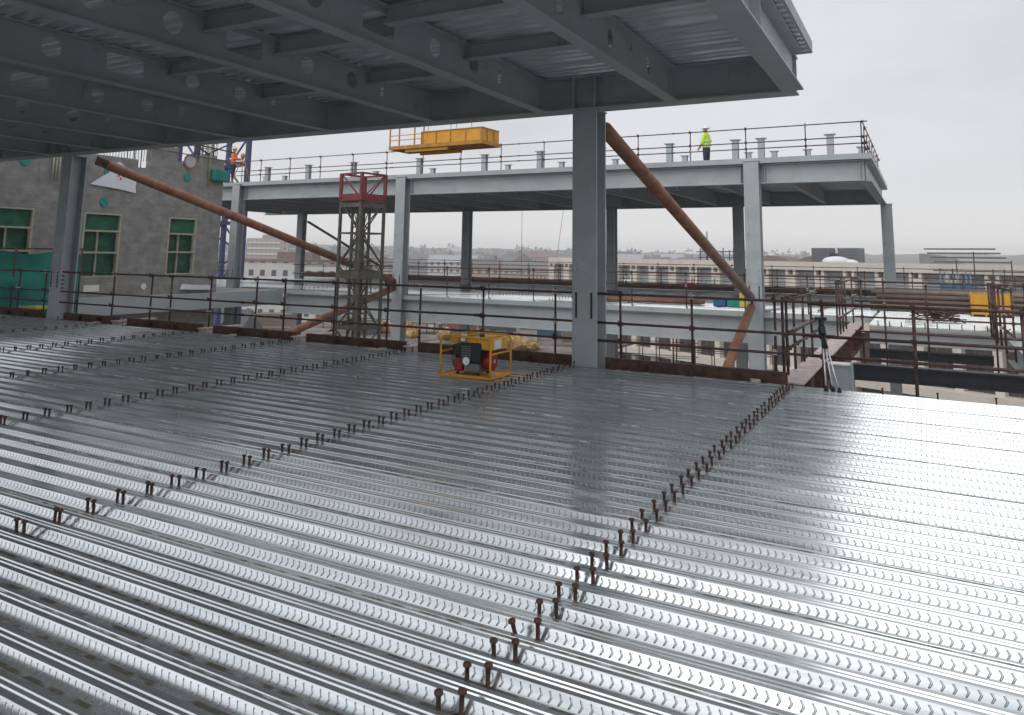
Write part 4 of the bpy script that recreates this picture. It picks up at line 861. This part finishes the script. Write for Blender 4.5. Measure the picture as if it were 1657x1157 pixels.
mb = MB(); mb.box((0.02, 0.2, 0.44), (0.17, 0.50, 0.535)); mb.build('socket_box', M_yel, t, bevel=0.01)
for x, y in ((0.2, 0.14), (0.2, 0.4), (0.55, 0.12), (0.55, 0.4)): mb = MB(); mb.tube((x, y, 0.03), (x, y, 0.062), 0.025, 10); mb.build('rubber_mount', M_rubber, t)
mb = MB(); mb.box((0.32, 0.02, 0.545), (0.38, 0.07, 0.60)); mb.box((0.315, 0.01, 0.50), (0.385, 0.02, 0.57)); mb.build('tag', M_wpaint, t)

# ------------------------------------------------------------ folded tripod by the rail
t = thing('survey_tripod', 'folded tripod with bright metal legs leaning on the right rail post', 'tripod', (-1.16, 10.98, 0.0))
tp = Vector((-0.12, 0.28, 0.80))
for dx, dy in ((-0.06, 0), (0.02, 0.03), (0.10, -0.02)):
    mb = MB(); a = Vector((dx, dy, 0.0)); mb.tube(a, a + (tp - a) * 0.85, 0.012, 8); mb.build('leg', M_chrome, t)
    mb = MB(); mb.tube(a + (tp - a) * 0.66, a + (tp - a) * 0.93, 0.017, 8); mb.build('upper_leg', M_rubber, t)
    mb = MB(); mb.lathe(a - Vector((0, 0, 0.01)), [(0.0, 0), (0.028, 0.01), (0.026, 0.05), (0.012, 0.07)], 10); mb.build('foot', M_rubber, t)
mb = MB(); mb.tube(tp * 0.88, tp, 0.05, 12); mb.tube(tp, tp + Vector((0, 0, 0.09)), 0.035, 12); mb.box((tp.x - 0.08, tp.y - 0.03, tp.z + 0.09), (tp.x + 0.07, tp.y + 0.04, tp.z + 0.13)); mb.build('head', M_rubber, t, bevel=0.004)

# ------------------------------------------------------------ materials stored on the far lower floor
t = thing('pipe_stack', 'long brown steel pipes laid across the far floor at right', 'pipes', (-1.0, 27.2, 0.16))
for k, (y, z, r) in enumerate(((0, 0.10, 0.09), (0.25, 0.10, 0.09), (0.5, 0.10, 0.09), (0.12, 0.26, 0.09), (0.4, 0.26, 0.09), (0.25, 0.42, 0.08), (0.9, 0.55, 0.08), (1.2, 0.6, 0.08))):
    mb = MB(); mb.tube((0.1 * (k % 3) - 0.6, y, z), (6.5 - 0.2 * (k % 2), y, z), r, 14, caps=False); mb.tube((0.1 * (k % 3) - 0.6, y, z), (6.5 - 0.2 * (k % 2), y, z), r * 0.85, 14, caps=False); mb.build('pipe', M_pipe2 if k % 2 else M_timber2, t)
t = thing('pipe_stack', 'flat bundle of dark brown tubes left of the right rusty brace foot', 'pipes', (-11.2, 25.4, 0.16))
for k in range(4): mb = MB(); mb.tube((0.1 * k, 0.16 * k, 0.09), (4.6, 0.16 * k, 0.09), 0.075, 10); mb.build('pipe', M_brace, t)
t = thing('yellow_skip', 'yellow open steel skip with vertical ribs behind the right rails', 'skip', (1.15, 26.3, 0.15))
mb = MB(); mb.box((0, 0, 0.05), (1.05, 0.03, 0.62)); mb.box((0, 0.9, 0.05), (1.05, 0.93, 0.62)); mb.box((0, 0.031, 0.05), (0.03, 0.899, 0.62)); mb.box((1.02, 0.031, 0.05), (1.05, 0.899, 0.62)); mb.box((0.031, 0.031, 0.05), (1.019, 0.899, 0.08)); mb.build('body', M_yel, t)
mb = MB()
for x in (0.02, 0.36, 0.70, 1.0): mb.box((x - 0.02, -0.03, 0), (x + 0.03, -0.001, 0.70))
mb.build('rib', M_yel, t)
mb = MB()
for k in range(70):
    a = rnd.uniform(0, PI); c = Vector((rnd.uniform(-0.45, 0.45), rnd.uniform(-0.25, 0.25), rnd.uniform(0.03, 0.26))); d = Vector((math.cos(a), 0.5 * math.sin(a), rnd.uniform(-0.25, 0.25))) * rnd.uniform(0.15, 0.35); mb.tube(c - d, c + d, 0.012, 5)
tag(mb.build('rebar_heap', M_rust, loc=(0.25, 22.9, 0.16)), 'heap of short rusty bars on the bright floor at right', 'rebar heap')
t = thing('material_bag', 'blue and yellow bags of material at the foot of the right rusty brace', 'bags', (-6.0, 25.6, 0.15))
for k, (x, c) in enumerate(((0, (0.03, 0.14, 0.30)), (0.45, (0.02, 0.28, 0.24)), (0.85, (0.72, 0.62, 0.10)), (1.15, (0.03, 0.30, 0.14)))):
    mb = MB(); mb.box((x - 0.2, -0.18, 0.0), (x + 0.2, 0.18, 0.22 + 0.25 * (k == 2))); mb.ball((x, 0, 0.22 + 0.25 * (k == 2)), 0.17, 10, 8, (1, 0.8, 0.5)); mb.build('bag', mat('bag%d' % k, c, 0.7, 0, 0.25, 4, 0.5, 6), t, bevel=0.04)
for x, y, lb in ((-9.0, 25.6, 'small white offcut lying on the far floor behind the rail'), (-0.2, 21.9, 'white bracket lying on the far floor by the cluster of posts')):
    mb = MB(); mb.obox((0, 0, 0.05), (0.3, 0.03, 0), (0, 0.05, 0), (0, 0, 0.03)); mb.obox((-0.2, 0, 0.11), (0.04, 0, 0), (0, 0.05, 0), (0, 0, 0.03)); tag(mb.build('offcut', M_wpaint, loc=(x, y, 0.15)), lb, 'offcut')

# ------------------------------------------------------------ lower roof and site below
mb = MB(); mb.box((-62, 40, -12.2), (-12, 64, -12)); tag(mb.build('podium_roof', M_roofing), kind='structure')
for i, (x, y, s_, lb) in enumerate(((-36.8, 49, 1.0, 'yellow sheeted stack low behind the lattice mast foot'), (-34.2, 47, 0.8, 'yellow sheeted stack low beside the far column by the mast'), (-25.4, 46, 1.1, 'crumpled yellow sheeting below, left of the central column'),
                                   (-23.4, 45.6, 0.9, 'bright yellow sheeting heap touching the central column'), (-30.5, 47.5, 0.8, 'yellow sheeting heap below, behind the generator'))):
    mb = MB(); rr = random.Random(i + 5)
    for k in range(7): mb.ball((rr.uniform(-1, 1) * s_, rr.uniform(-0.5, 0.5), rr.uniform(0.1, 0.5) * s_), rr.uniform(0.35, 0.6) * s_, 14, 9, (1.3, 1, 0.9))
    for j, v in enumerate(mb.v): mb.v[j] = tuple(Vector(v) + noise.noise_vector(Vector(v) * 3.3) * 0.22)
    mb.smooth = [False] * len(mb.smooth)
    tag(mb.build('sheeted_stack', M_bag, loc=(x, y, -4.35)), lb, 'sheeted stack', 'yellow sheeted stacks')
mb = MB(); 
for k in range(5): mb.ball((0.8 * k - 1.6, 0, 0.3), 0.7, 9, 6, (1.2, 1, 0.8))
for j, v in enumerate(mb.v): mb.v[j] = tuple(Vector(v) + Vector((1, 1, 1)) * 0.2 * noise.noise(Vector(v) * 2))
tag(mb.build('sheeted_stack', M_darksheet, loc=(-28.0, 46.8, -4.35)), 'dark tarpaulined heap between yellow sheets behind the generator', 'sheeted stack', 'yellow sheeted stacks')
mb = MB(); mb.box((-45, 43.5, -4.6), (-19, 54, -4.45)); tag(mb.build('lower_floor', mat('site_mud', (0.07, 0.06, 0.055), 0.9, 0, 0, 0.5, 0.3, 6, col2=(0.26, 0.23, 0.21), thr=(0.4, 0.62))), kind='structure')

CC = [((0.10, 0.10, 0.11), 'dark grey'), ((0.30, 0.12, 0.10), 'dull red'), ((0.45, 0.45, 0.44), 'off white'), ((0.06, 0.12, 0.20), 'navy blue'), ((0.22, 0.19, 0.16), 'brown')]
for i, (x, y, ci, w_, h_) in enumerate(((-40, 51.5, 2, 2.6, 1.1), (-38.5, 46.3, 0, 1.5, 0.8), (-33.0, 50.5, 1, 2.2, 1.2), (-31.0, 53, 2, 3.0, 1.4), (-29.5, 50.2, 0, 2.4, 1.3), (-26.6, 52.6, 3, 2.2, 1.3), (-23.4, 51.0, 4, 2.4, 1.2), (-21.6, 49.3, 1, 1.6, 1.0), (-26.0, 49.4, 2, 1.2, 0.9))):
    t = thing('site_container', '%s site container low down behind the deck, %s' % (CC[ci][1], ['first from left', 'second from left', 'third from left', 'fourth from left', 'fifth from left', 'sixth from left', 'eighth from left', 'rightmost', 'seventh from left'][i]), 'container', (x, y, -4.45), 0.5, 'containers on the site below')
    mb = MB(); mb.box((0, 0, 0), (w_, 1.2, h_)); 
    for k in range(int(w_ / 0.25)): mb.box((0.05 + 0.25 * k, -0.03, 0.08), (0.15 + 0.25 * k, -0.001, h_ - 0.08))
    mb.build('body', mat('container%d' % ci, CC[ci][0], 0.7, 0, 0.25, 1.5), t); mb = MB(); mb.box((-0.04, -0.06, h_), (w_ + 0.04, 1.24, h_ + 0.05)); mb.build('roof', M_mast, t)
for i, (x, y, n_) in enumerate(((-44, 48.5, 9), (-27, 55, 10), (-15.5, 52, 6))):
    t = thing('tube_scaffold', ['tube scaffold on the site below left of the lattice mast', 'tube scaffold on the site below behind the generator', 'tube scaffold below to the right of the central column'][i], 'scaffold', (x, y, -6.5), 0.1)
    mb = MB()
    for k in range(n_): mb.tube((1.3 * k, 0, 0), (1.3 * k, 0, 4.6 + (k % 3) * 0.3), 0.035, 6); mb.tube((1.3 * k, 1.2, 0), (1.3 * k, 1.2, 4.2), 0.035, 6)
    mb.build('standard', M_pipe, t); mb = MB()
    for z in (0.9, 1.9, 2.9, 3.4, 3.9): mb.tube((-0.3, 0, z), (1.3 * n_ - 1, 0, z), 0.03, 6); mb.tube((-0.3, 1.2, z), (1.3 * n_ - 1, 1.2, z), 0.03, 6)
    mb.build('ledger', M_pipe, t); mb = MB(); mb.box((-0.2, 0.05, 2.82), (1.3 * n_ - 1.1, 1.15, 2.86)); mb.build('board', M_timber, t)

# ------------------------------------------------------------ pale stone building on the right
A0 = Vector((2.07, 75.0, 0)); U = Vector((-0.92, 0.392, 0)).normalized(); Nn = Vector((-U.y, U.x, 0)); Nn = -Nn if Nn.y > 0 else Nn   # towards the camera
t = thing('stone_building', 'long pale stone building with square piers and dark windows at right', 'building', A0 + U * -14 + Vector((0, 0, -22)))
BL = 66.0; bz = 22
def bb(mb, u0, u1, n0, n1, z0, z1):
    c = U * (u0 + u1) / 2 + Nn * (n0 + n1) / 2 + Vector((0, 0, (z0 + z1) / 2 + bz)); mb.obox(c, U * (u1 - u0) / 2, Nn * (n1 - n0) / 2, (0, 0, (z1 - z0) / 2))
mb = MB(); bb(mb, 0, BL, -20, -0.8, -22, 1.0); mb.build('core', M_panel, t)
mb = MB(); bb(mb, -0.1, BL + 0.1, -1.2, 0.15, 0.75, 1.55); bb(mb, -0.05, BL + 0.05, -0.9, 0.05, -4.7, -3.2); bb(mb, -0.05, BL + 0.05, -0.9, 1.2, -9.6, -8.9); bb(mb, -0.05, BL + 0.05, -0.9, 0.1, -16.0, -14.5); mb.build('cornice', M_beige, t)
mb = MB(); bb(mb, 0, BL, -18, -1.3, 1.0, 1.25); mb.build('roof', M_roofing, t)
for k in range(22):
    u = 14 + 3.03 * k - 12.12; nm = 'pier'
    mb = MB(); bb(mb, u - 0.55, u + 0.55, -0.79, 0.10, -3.2, 0.25); bb(mb, u - 0.55, u - 0.28, -0.79, 0.10, 0.25, 0.75); bb(mb, u + 0.28, u + 0.55, -0.79, 0.10, 0.25, 0.75); bb(mb, u - 0.35, u + 0.35, -0.79, 0.12, -14.5, -9.6); bb(mb, u - 0.35, u + 0.35, -0.79, 0.12, -8.9, -4.7)
    mb.build('pier', M_beige, t)
    if k < 21:
        wv_ = MB(); bb(wv_, u + 0.36, u + 2.67, -0.72, -0.66, -8.9, -4.7); bb(wv_, u + 0.36, u + 2.67, -0.72, -0.66, -14.5, -9.6); wo = wv_.build('window', M_glass, t)
        wv_ = MB()
        for du in (0.75, 1.5): bb(wv_, u + 0.36 + du, u + 0.44 + du, -0.65, -0.60, -8.9, -4.7)
        bb(wv_, u + 0.36, u + 2.67, -0.66 + 0.011, -0.60, -6.6, -6.5); wv_.build('frame', M_mast, wo)
        pv = MB(); bb(pv, u + 0.56, u + 2.46, -0.79, -0.45, -2.9, -2.1); pv.build('vent', M_glass, t)
        lv = MB()
        for j in range(9): bb(lv, u + 0.57, u + 2.45, -0.79, -0.70 - 0.02 * (j % 2), -1.9 + 0.29 * j, -1.76 + 0.29 * j)
        lv.build('louvre', mat('pale_louvre', (0.42, 0.44, 0.46), 0.5, 0, 0.08, 0.4), t)
def onroof(u, n, z): return A0 + U * u + Nn * n + Vector((0, 0, z))
t = thing('roof_plant', 'pair of grey louvred air handling units on the stone building roof', 'air handling unit', onroof(15.7, -5, 1.25), math.atan2(U.y, U.x) + PI)
for x0, x1 in ((0, 1.9), (2.9, 5.0)):
    mb = MB(); mb.box((x0, 0, 0.2), (x1, 1.4, 1.75)); b_ = mb.build('unit', mat('plant_grey', (0.17, 0.18, 0.20), 0.6, 0, 0.2, 1), t)
    mb = MB()
    for j in range(9): mb.box((x0 + 0.05, -0.04, 0.3 + 0.16 * j), (x1 - 0.05, -0.002, 0.36 + 0.16 * j))
    mb.build('louvre', M_mast, b_)
mb = MB(); mb.box((1.91, 0.3, 0.2), (2.89, 1.2, 1.2)); mb.build('duct', M_dark, t)
mb = MB(); mb.ball((0, 0, 0.4), 0.9, 12, 8, (1.5, 0.8, 0.6)); mb.ball((1.2, 0, 0.3), 0.6, 12, 8, (1.5, 0.8, 0.6)); tag(mb.build('roof_cover', M_white, loc=onroof(12.2, -3.5, 1.2)), 'crumpled white sheet on the roof beside the air units', 'roof cover')
t = thing('rooflight', 'rank of sloping rooflight rails on the stone building roof at right', 'rooflight', onroof(7.5, -9, 1.25), math.atan2(U.y, U.x) + PI)
for j in range(4): mb = MB(); mb.obox((4.2 + 0.8 * j, 1.2 - j * 1.2, 1.75 - 0.42 * j), (3.2, 0, 0), (0, 0.1, 0), (0, 0, 0.07)); mb.build('bar', M_mast, t)
mb = MB(); mb.prism([(1.0, 0, 0), (4.5, 0, 0), (3.2, 0, 0.9), (1.0, 0, 1.3)], (0, 3, 0)); mb.build('glazing', M_roofing, t)
t = thing('roof_scaffold', 'small tube scaffold standing on the stone building roof', 'scaffold', onroof(28.6, -3, 1.25), math.atan2(U.y, U.x) + PI)
mb = MB()
for x in (0, 1.0, 3.2, 4.6): mb.tube((x, 0, 0), (x, 0, 1.7 + (1.9 if x == 1.0 else 0)), 0.06, 6); mb.tube((x, 1.2, 0), (x, 1.2, 1.5), 0.06, 6)
mb.build('upright', M_dark, t)
mb = MB()
for z in (0.6, 1.3): mb.tube((-0.3, 0, z), (5, 0, z), 0.06, 6); mb.tube((-0.3, 1.2, z), (5, 1.2, z), 0.06, 6)
mb.build('ledger', M_mast, t)
t = thing('ladder', 'thin ladder leaning above the stone building roof', 'ladder', onroof(21.8, -3, 1.2), math.atan2(U.y, U.x) + PI)
mb = MB(); mb.tube((0, 0, 0), (0.7, 0.5, 3.0), 0.05, 6); mb.tube((0.5, 0, 0), (1.2, 0.5, 3.0), 0.05, 6)
for j in range(9): mb.tube((0.07 * j, 0.05 * j, 0.3 * j + 0.2), (0.5 + 0.07 * j, 0.05 * j, 0.3 * j + 0.2), 0.03, 5)
mb.build('rungs', M_mast, t)
t = thing('roof_vault', 'low rounded brown roof shells behind the stone parapet', 'roof', onroof(20, -7, 1.2), math.atan2(U.y, U.x) + PI)
for x0, s_ in ((-2.0, 1.0), (3.2, 0.7)):
    mb = MB(); mb.prism([(x0 - 2.6 * s_ * math.cos(PI * j / 12), 0, 0.95 * math.sin(PI * j / 12)) for j in range(13)], (0, 3, 0)); mb.build('shell', mat('vault_brown', (0.22, 0.17, 0.14), 0.9), t)
t = thing('facade_scaffold', 'scaffold with blue sheeting on the stone facade at far right', 'scaffold', onroof(-0.5, 0.4, -4), math.atan2(U.y, U.x) + PI)
mb = MB()
for k in range(9): mb.tube((1.35 * k - 1.0, -0.8, 0), (1.35 * k - 1.0, -0.8, 5.2 + (k % 3) * 0.7), 0.05, 6)
for z in (2.5, 3.4, 4.3, 5.0): mb.tube((-1.5, -0.8, z), (11, -0.8, z), 0.05, 6)
mb.build('tubes', M_dark, t)
mb = MB(); mb.box((-1.0, -0.9, 3.0), (1.6, -0.86, 3.9)); mb.build('blue_sheet', mat('blue_sheet', (0.04, 0.10, 0.19), 0.7), t)
mb = MB()
for k in range(8): mb.box((-1.0 + 0.33 * k, -0.9, 3.95), (-0.85 + 0.33 * k, -0.87, 5.0 - 0.1 * (k % 3)))
mb.build('blue_strip', mat('blue_strip', (0.18, 0.22, 0.30), 0.7), t)
for k in range(9):
    u = 17.2 + 3.03 * (k if k < 5 else k + 1)
    if k in (1, 3, 4, 6):
        col_ = {1: (0.7, 0.7, 0.68), 3: (0.02, 0.2, 0.15), 4: (0.35, 0.03, 0.03), 6: (0.7, 0.7, 0.7)}[k]
        mb = MB(); mb.box((-0.7, -0.2, -0.2), (0.7, 0.2, 0.2)); mb.tube((-0.5, 0, 0.2), (-0.5, 0, 0.8), 0.05, 6); mb.tube((0.6, 0, 0.2), (0.6, 0, 0.6), 0.05, 6)
        lbs = {1: 'white box unit between the stone piers, right of the others', 3: 'dark green box unit between two stone piers', 4: 'red box unit between two stone piers', 6: 'white box unit between the leftmost stone piers'}[k]
        o = tag(mb.build('box_unit', mat('unit%d' % k, col_, 0.6), loc=onroof(u - 1.5, 0.25, -1.2)), lbs, 'box unit'); o.rotation_euler[2] = math.atan2(U.y, U.x)

# ------------------------------------------------------------ far city
mb = MB(); n = 64; vs = [(0, 0, -22)] + [(1380 * math.cos(2 * PI * i / n), 1380 * math.sin(2 * PI * i / n), -22) for i in range(n)]; mb.add(vs, [(0, i + 1, (i + 1) % n + 1) for i in range(n)])
tag(mb.build('ground', M_ground), kind='structure')
def gz(d): return -22 if d < 230 else (-22 + (d - 230) * 0.034 if d < 850 else -0.9 + (d - 850) * 0.030)
vs = []; fs = []; n = 720; RR = (225, 350, 500, 650, 800, 900, 980, 1050, 1110, 1160, 1200, 1340)
for i in range(n):
    a = 2 * PI * i / n; e = Vector((math.cos(a), math.sin(a), 0))
    for rr_ in RR:
        k_ = max(0, (rr_ - 700) / 500); hN = (9 * noise.noise(e * 3.1 + Vector((5, 0, rr_ * 0.002))) + 3.5 * noise.noise(e * 17 + Vector((0, 0, rr_ * 0.02))) + 2.2 * noise.noise(e * 90 + Vector((0, 0, rr_)))) * k_
        vs.append((e.x * rr_, e.y * rr_, -22.4 if rr_ in (225, 1340) else gz(rr_) + hN))
m_ = len(RR)
for i in range(n):
    for j in range(m_ - 1): a, b = i * m_ + j, ((i + 1) % n) * m_ + j; fs.append((a, b, b + 1, a + 1))
mb = MB(); mb.add(vs, fs); tag(mb.build('hills', M_hill), kind='structure')
def window_mat(name, col, wc=(0.035, 0.035, 0.04), sx=3.2, sz=3.3):
    m = mat(name, col, 0.9, 0, 0.1, 0.1); t = m.node_tree; b = t.nodes['Principled BSDF']; src_ = b.inputs['Base Color'].links[0].from_socket
    n = t.nodes.new; l = t.links.new; tcn = n('ShaderNodeTexCoord'); s_ = n('ShaderNodeSeparateXYZ'); l(tcn.outputs['Object'], s_.inputs[0])
    def M2(op, a, c):
        k = n('ShaderNodeMath'); k.operation = op
        for i, v in enumerate((a, c)):
            if isinstance(v, (int, float)): k.inputs[i].default_value = v
            else: l(v, k.inputs[i])
        return k.outputs[0]
    u = M2('FRACT', M2('MULTIPLY', M2('ADD', s_.outputs[0], s_.outputs[1]), 1 / sx), 0); v = M2('FRACT', M2('MULTIPLY', s_.outputs[2], 1 / sz), 0)
    f = M2('MULTIPLY', M2('MULTIPLY', M2('GREATER_THAN', u, 0.3), M2('LESS_THAN', u, 0.72)), M2('MULTIPLY', M2('GREATER_THAN', v, 0.35), M2('LESS_THAN', v, 0.82)))
    mxn = n('ShaderNodeMix'); mxn.data_type = 'RGBA'; l(f, mxn.inputs[0]); l(src_, mxn.inputs[6]); mxn.inputs[7].default_value = (*wc, 1); l(mxn.outputs[2], b.inputs['Base Color'])
    return m
wallc = [(0.30, 0.22, 0.19), (0.36, 0.33, 0.30), (0.5, 0.48, 0.46), (0.26, 0.17, 0.14), (0.20, 0.20, 0.21), (0.42, 0.30, 0.24)]
roofc = [(0.12, 0.11, 0.11), (0.17, 0.11, 0.09), (0.35, 0.36, 0.37), (0.08, 0.08, 0.09)]
WM = [window_mat('city_wall%d' % i, c) for i, c in enumerate(wallc)]; RM = [mat('city_roof%d' % i, c, 0.9, 0, 0.1, 0.1) for i, c in enumerate(roofc)]
cn = ['red brick', 'buff brick', 'pale rendered', 'dark brick', 'slate grey', 'orange brick']; rn = ['dark slate', 'brown tiled', 'pale metal', 'black felt']
rc_ = random.Random(21)
def house(x, y, w_, d_, h_, rz, wi, ri, flat, band):
    k = 'flat roofed block' if flat else 'gabled house'
    lb = '%s %s with %s roof, %s' % (cn[wi], k, rn[ri], band)
    t = thing('city_building', lb, 'building', (x, y, gz(math.hypot(x, y)) - (0.6 if math.hypot(x, y) > 230 else 0)), rz, lb + ' in the hazy city')
    mb = MB(); mb.box((-w_ / 2, -d_ / 2, 0), (w_ / 2, d_ / 2, h_)); mb.build('wall', WM[wi], t)
    mb = MB()
    if flat: mb.box((-w_ / 2 - 0.3, -d_ / 2 - 0.3, h_), (w_ / 2 + 0.3, d_ / 2 + 0.3, h_ + 0.7)); mb.box((-w_ * 0.2, -d_ * 0.2, h_ + 0.7), (w_ * 0.1, d_ * 0.2, h_ + 2.6))
    else: mb.prism([(-w_ / 2 - 0.3, -d_ / 2 - 0.4, h_), (-w_ / 2 - 0.3, d_ / 2 + 0.4, h_), (-w_ / 2 - 0.3, 0, h_ + d_ * 0.36)], (w_ + 0.6, 0, 0)); mb.box((w_ * 0.3, -0.6, h_ + d_ * 0.2), (w_ * 0.3 + 1.3, 0.6, h_ + d_ * 0.36 + 1.4))
    mb.build('roof', RM[ri], t)
cnt = 0
while cnt < 190:
    ang = R(rc_.uniform(14, 62)); dist = 85 + 900 * rc_.random() ** 1.0
    x, y = -dist * math.sin(ang), dist * math.cos(ang)
    if (Vector((x, y, 0)) - A0 - U * min(60, max(-14, (Vector((x, y, 0)) - A0).dot(U)))).length < 34 or (x + 37) ** 2 + (y - 52) ** 2 < 35 ** 2: continue
    h_ = rc_.uniform(6, 13) + (rc_.random() < 0.12) * 5; flat = rc_.random() < 0.45
    if dist < 200: h_ = min(h_, 11)
    else: h_ = min(h_ * (0.85 if rc_.random() < 0.8 else 1.4), (2.5 if rc_.random() < 0.9 else 6.5) - gz(dist))
    house(x, y, rc_.uniform(9, 34), rc_.uniform(8, 14), h_, -ang * 0 + rc_.uniform(-0.6, 0.9), rc_.randrange(6), rc_.randrange(4), flat, 'nearer rooftops' if dist < 260 else ('middle distance' if dist < 480 else 'far off in the haze'))
    cnt += 1
# tower block
t = thing('tower_block', 'tall pale slab block with rows of windows rising above the hazy city', 'tower block', (-312, 300, -22), R(32))
mb = MB(); mb.box((-11, -8, 0), (11, 8, 31)); mb.build('wall', window_mat('tower_wall', (0.36, 0.31, 0.27), sx=2.45, sz=3.0), t)
mb = MB()
for j in range(10): mb.box((-10.5, -8.5, 3.0 * j + 1.2), (7.0, -8.01, 3.0 * j + 2.2)); mb.box((11.01, -7, 3.0 * j + 1.2), (11.4, 7, 3.0 * j + 2.2))
mb.build('balcony_band', mat('tower_band', (0.6, 0.6, 0.58), 0.8), t)
mb = MB(); mb.box((-4, -4, 31), (5, 4, 33)); mb.build('roof_room', M_roofing, t)
# far church like block and pinkish flats seen over the floor
t = thing('brick_flats', 'long pinkish brick block with white roof line beyond the far floor', 'building', (-112, 172, -22), R(38))
mb = MB(); mb.box((-11, -6, 0), (11, 6, 17)); mb.build('wall', window_mat('pink_brick', (0.40, 0.20, 0.17), (0.6, 0.6, 0.58)), t); mb = MB(); mb.box((-11.3, -6.3, 17), (11.3, 6.3, 17.6)); mb.build('roof', M_wpaint, t)
t = thing('glass_office', 'low blue grey office with white panels seen under the far floor', 'building', (-54, 92, -22), R(34))
mb = MB(); mb.box((-14, -6, 0), (12, 6, 12.5)); mb.build('wall', mat('office_grey', (0.10, 0.12, 0.14), 0.5), t); mb = MB()
for i in range(7): mb.box((-13 + 3.4 * i, -6.12, 9.6), (-10.8 + 3.4 * i - (i % 2) * 0.6, -6.01, 11.6))
mb.build('panel', mat('office_panel', (0.55, 0.66, 0.72), 0.5), t); mb = MB(); mb.box((-14.3, -6.3, 12.5), (12.3, 6.3, 13)); mb.build('roof', M_roofing, t)
# far trees, one mass
mb = MB(); rt = random.Random(4)
for k in range(900):
    a = R(rt.uniform(5, 66)); d = rt.uniform(260, 1190); c = Vector((-d * math.sin(a), d * math.cos(a), gz(d))); s_ = rt.uniform(2.2, 5.0)
    for j in range(16):
        q = c + Vector((rt.gauss(0, 0.45), rt.gauss(0, 0.45), 0.9 + abs(rt.gauss(0, 0.45)))) * s_; e1 = Vector((rt.uniform(-1, 1), rt.uniform(-1, 1), rt.uniform(-1, 1))) * s_ * 0.36; e2 = Vector((rt.uniform(-1, 1), rt.uniform(-1, 1), rt.uniform(-1, 1))) * s_ * 0.36
        mb.add([q - e1, q + e2, q + e1, q - e2], [(0, 1, 2, 3)])
tag(mb.build('distant_trees', M_tree), 'hazy belt of trees between the far rooftops', 'trees', kind='stuff')

# ------------------------------------------------------------ haze
mb = MB(); mb.box((-1400, -1400, -24), (1400, 1400, 22)); hz = mb.build('haze', None); hz.data.materials.clear()
hm = bpy.data.materials.new('haze_air'); hm.use_nodes = True; hn = hm.node_tree; hn.nodes.clear()
ho = hn.nodes.new('ShaderNodeOutputMaterial'); hv = hn.nodes.new('ShaderNodeVolumePrincipled'); hv.inputs['Density'].default_value = 0.0009; hv.inputs['Color'].default_value = (0.93, 0.93, 0.94, 1); hv.inputs['Anisotropy'].default_value = 0.0
hn.links.new(hv.outputs[0], ho.inputs['Volume']); hz.data.materials.append(hm); tag(hz, 'pale grey haze over the whole city', 'haze', kind='stuff')
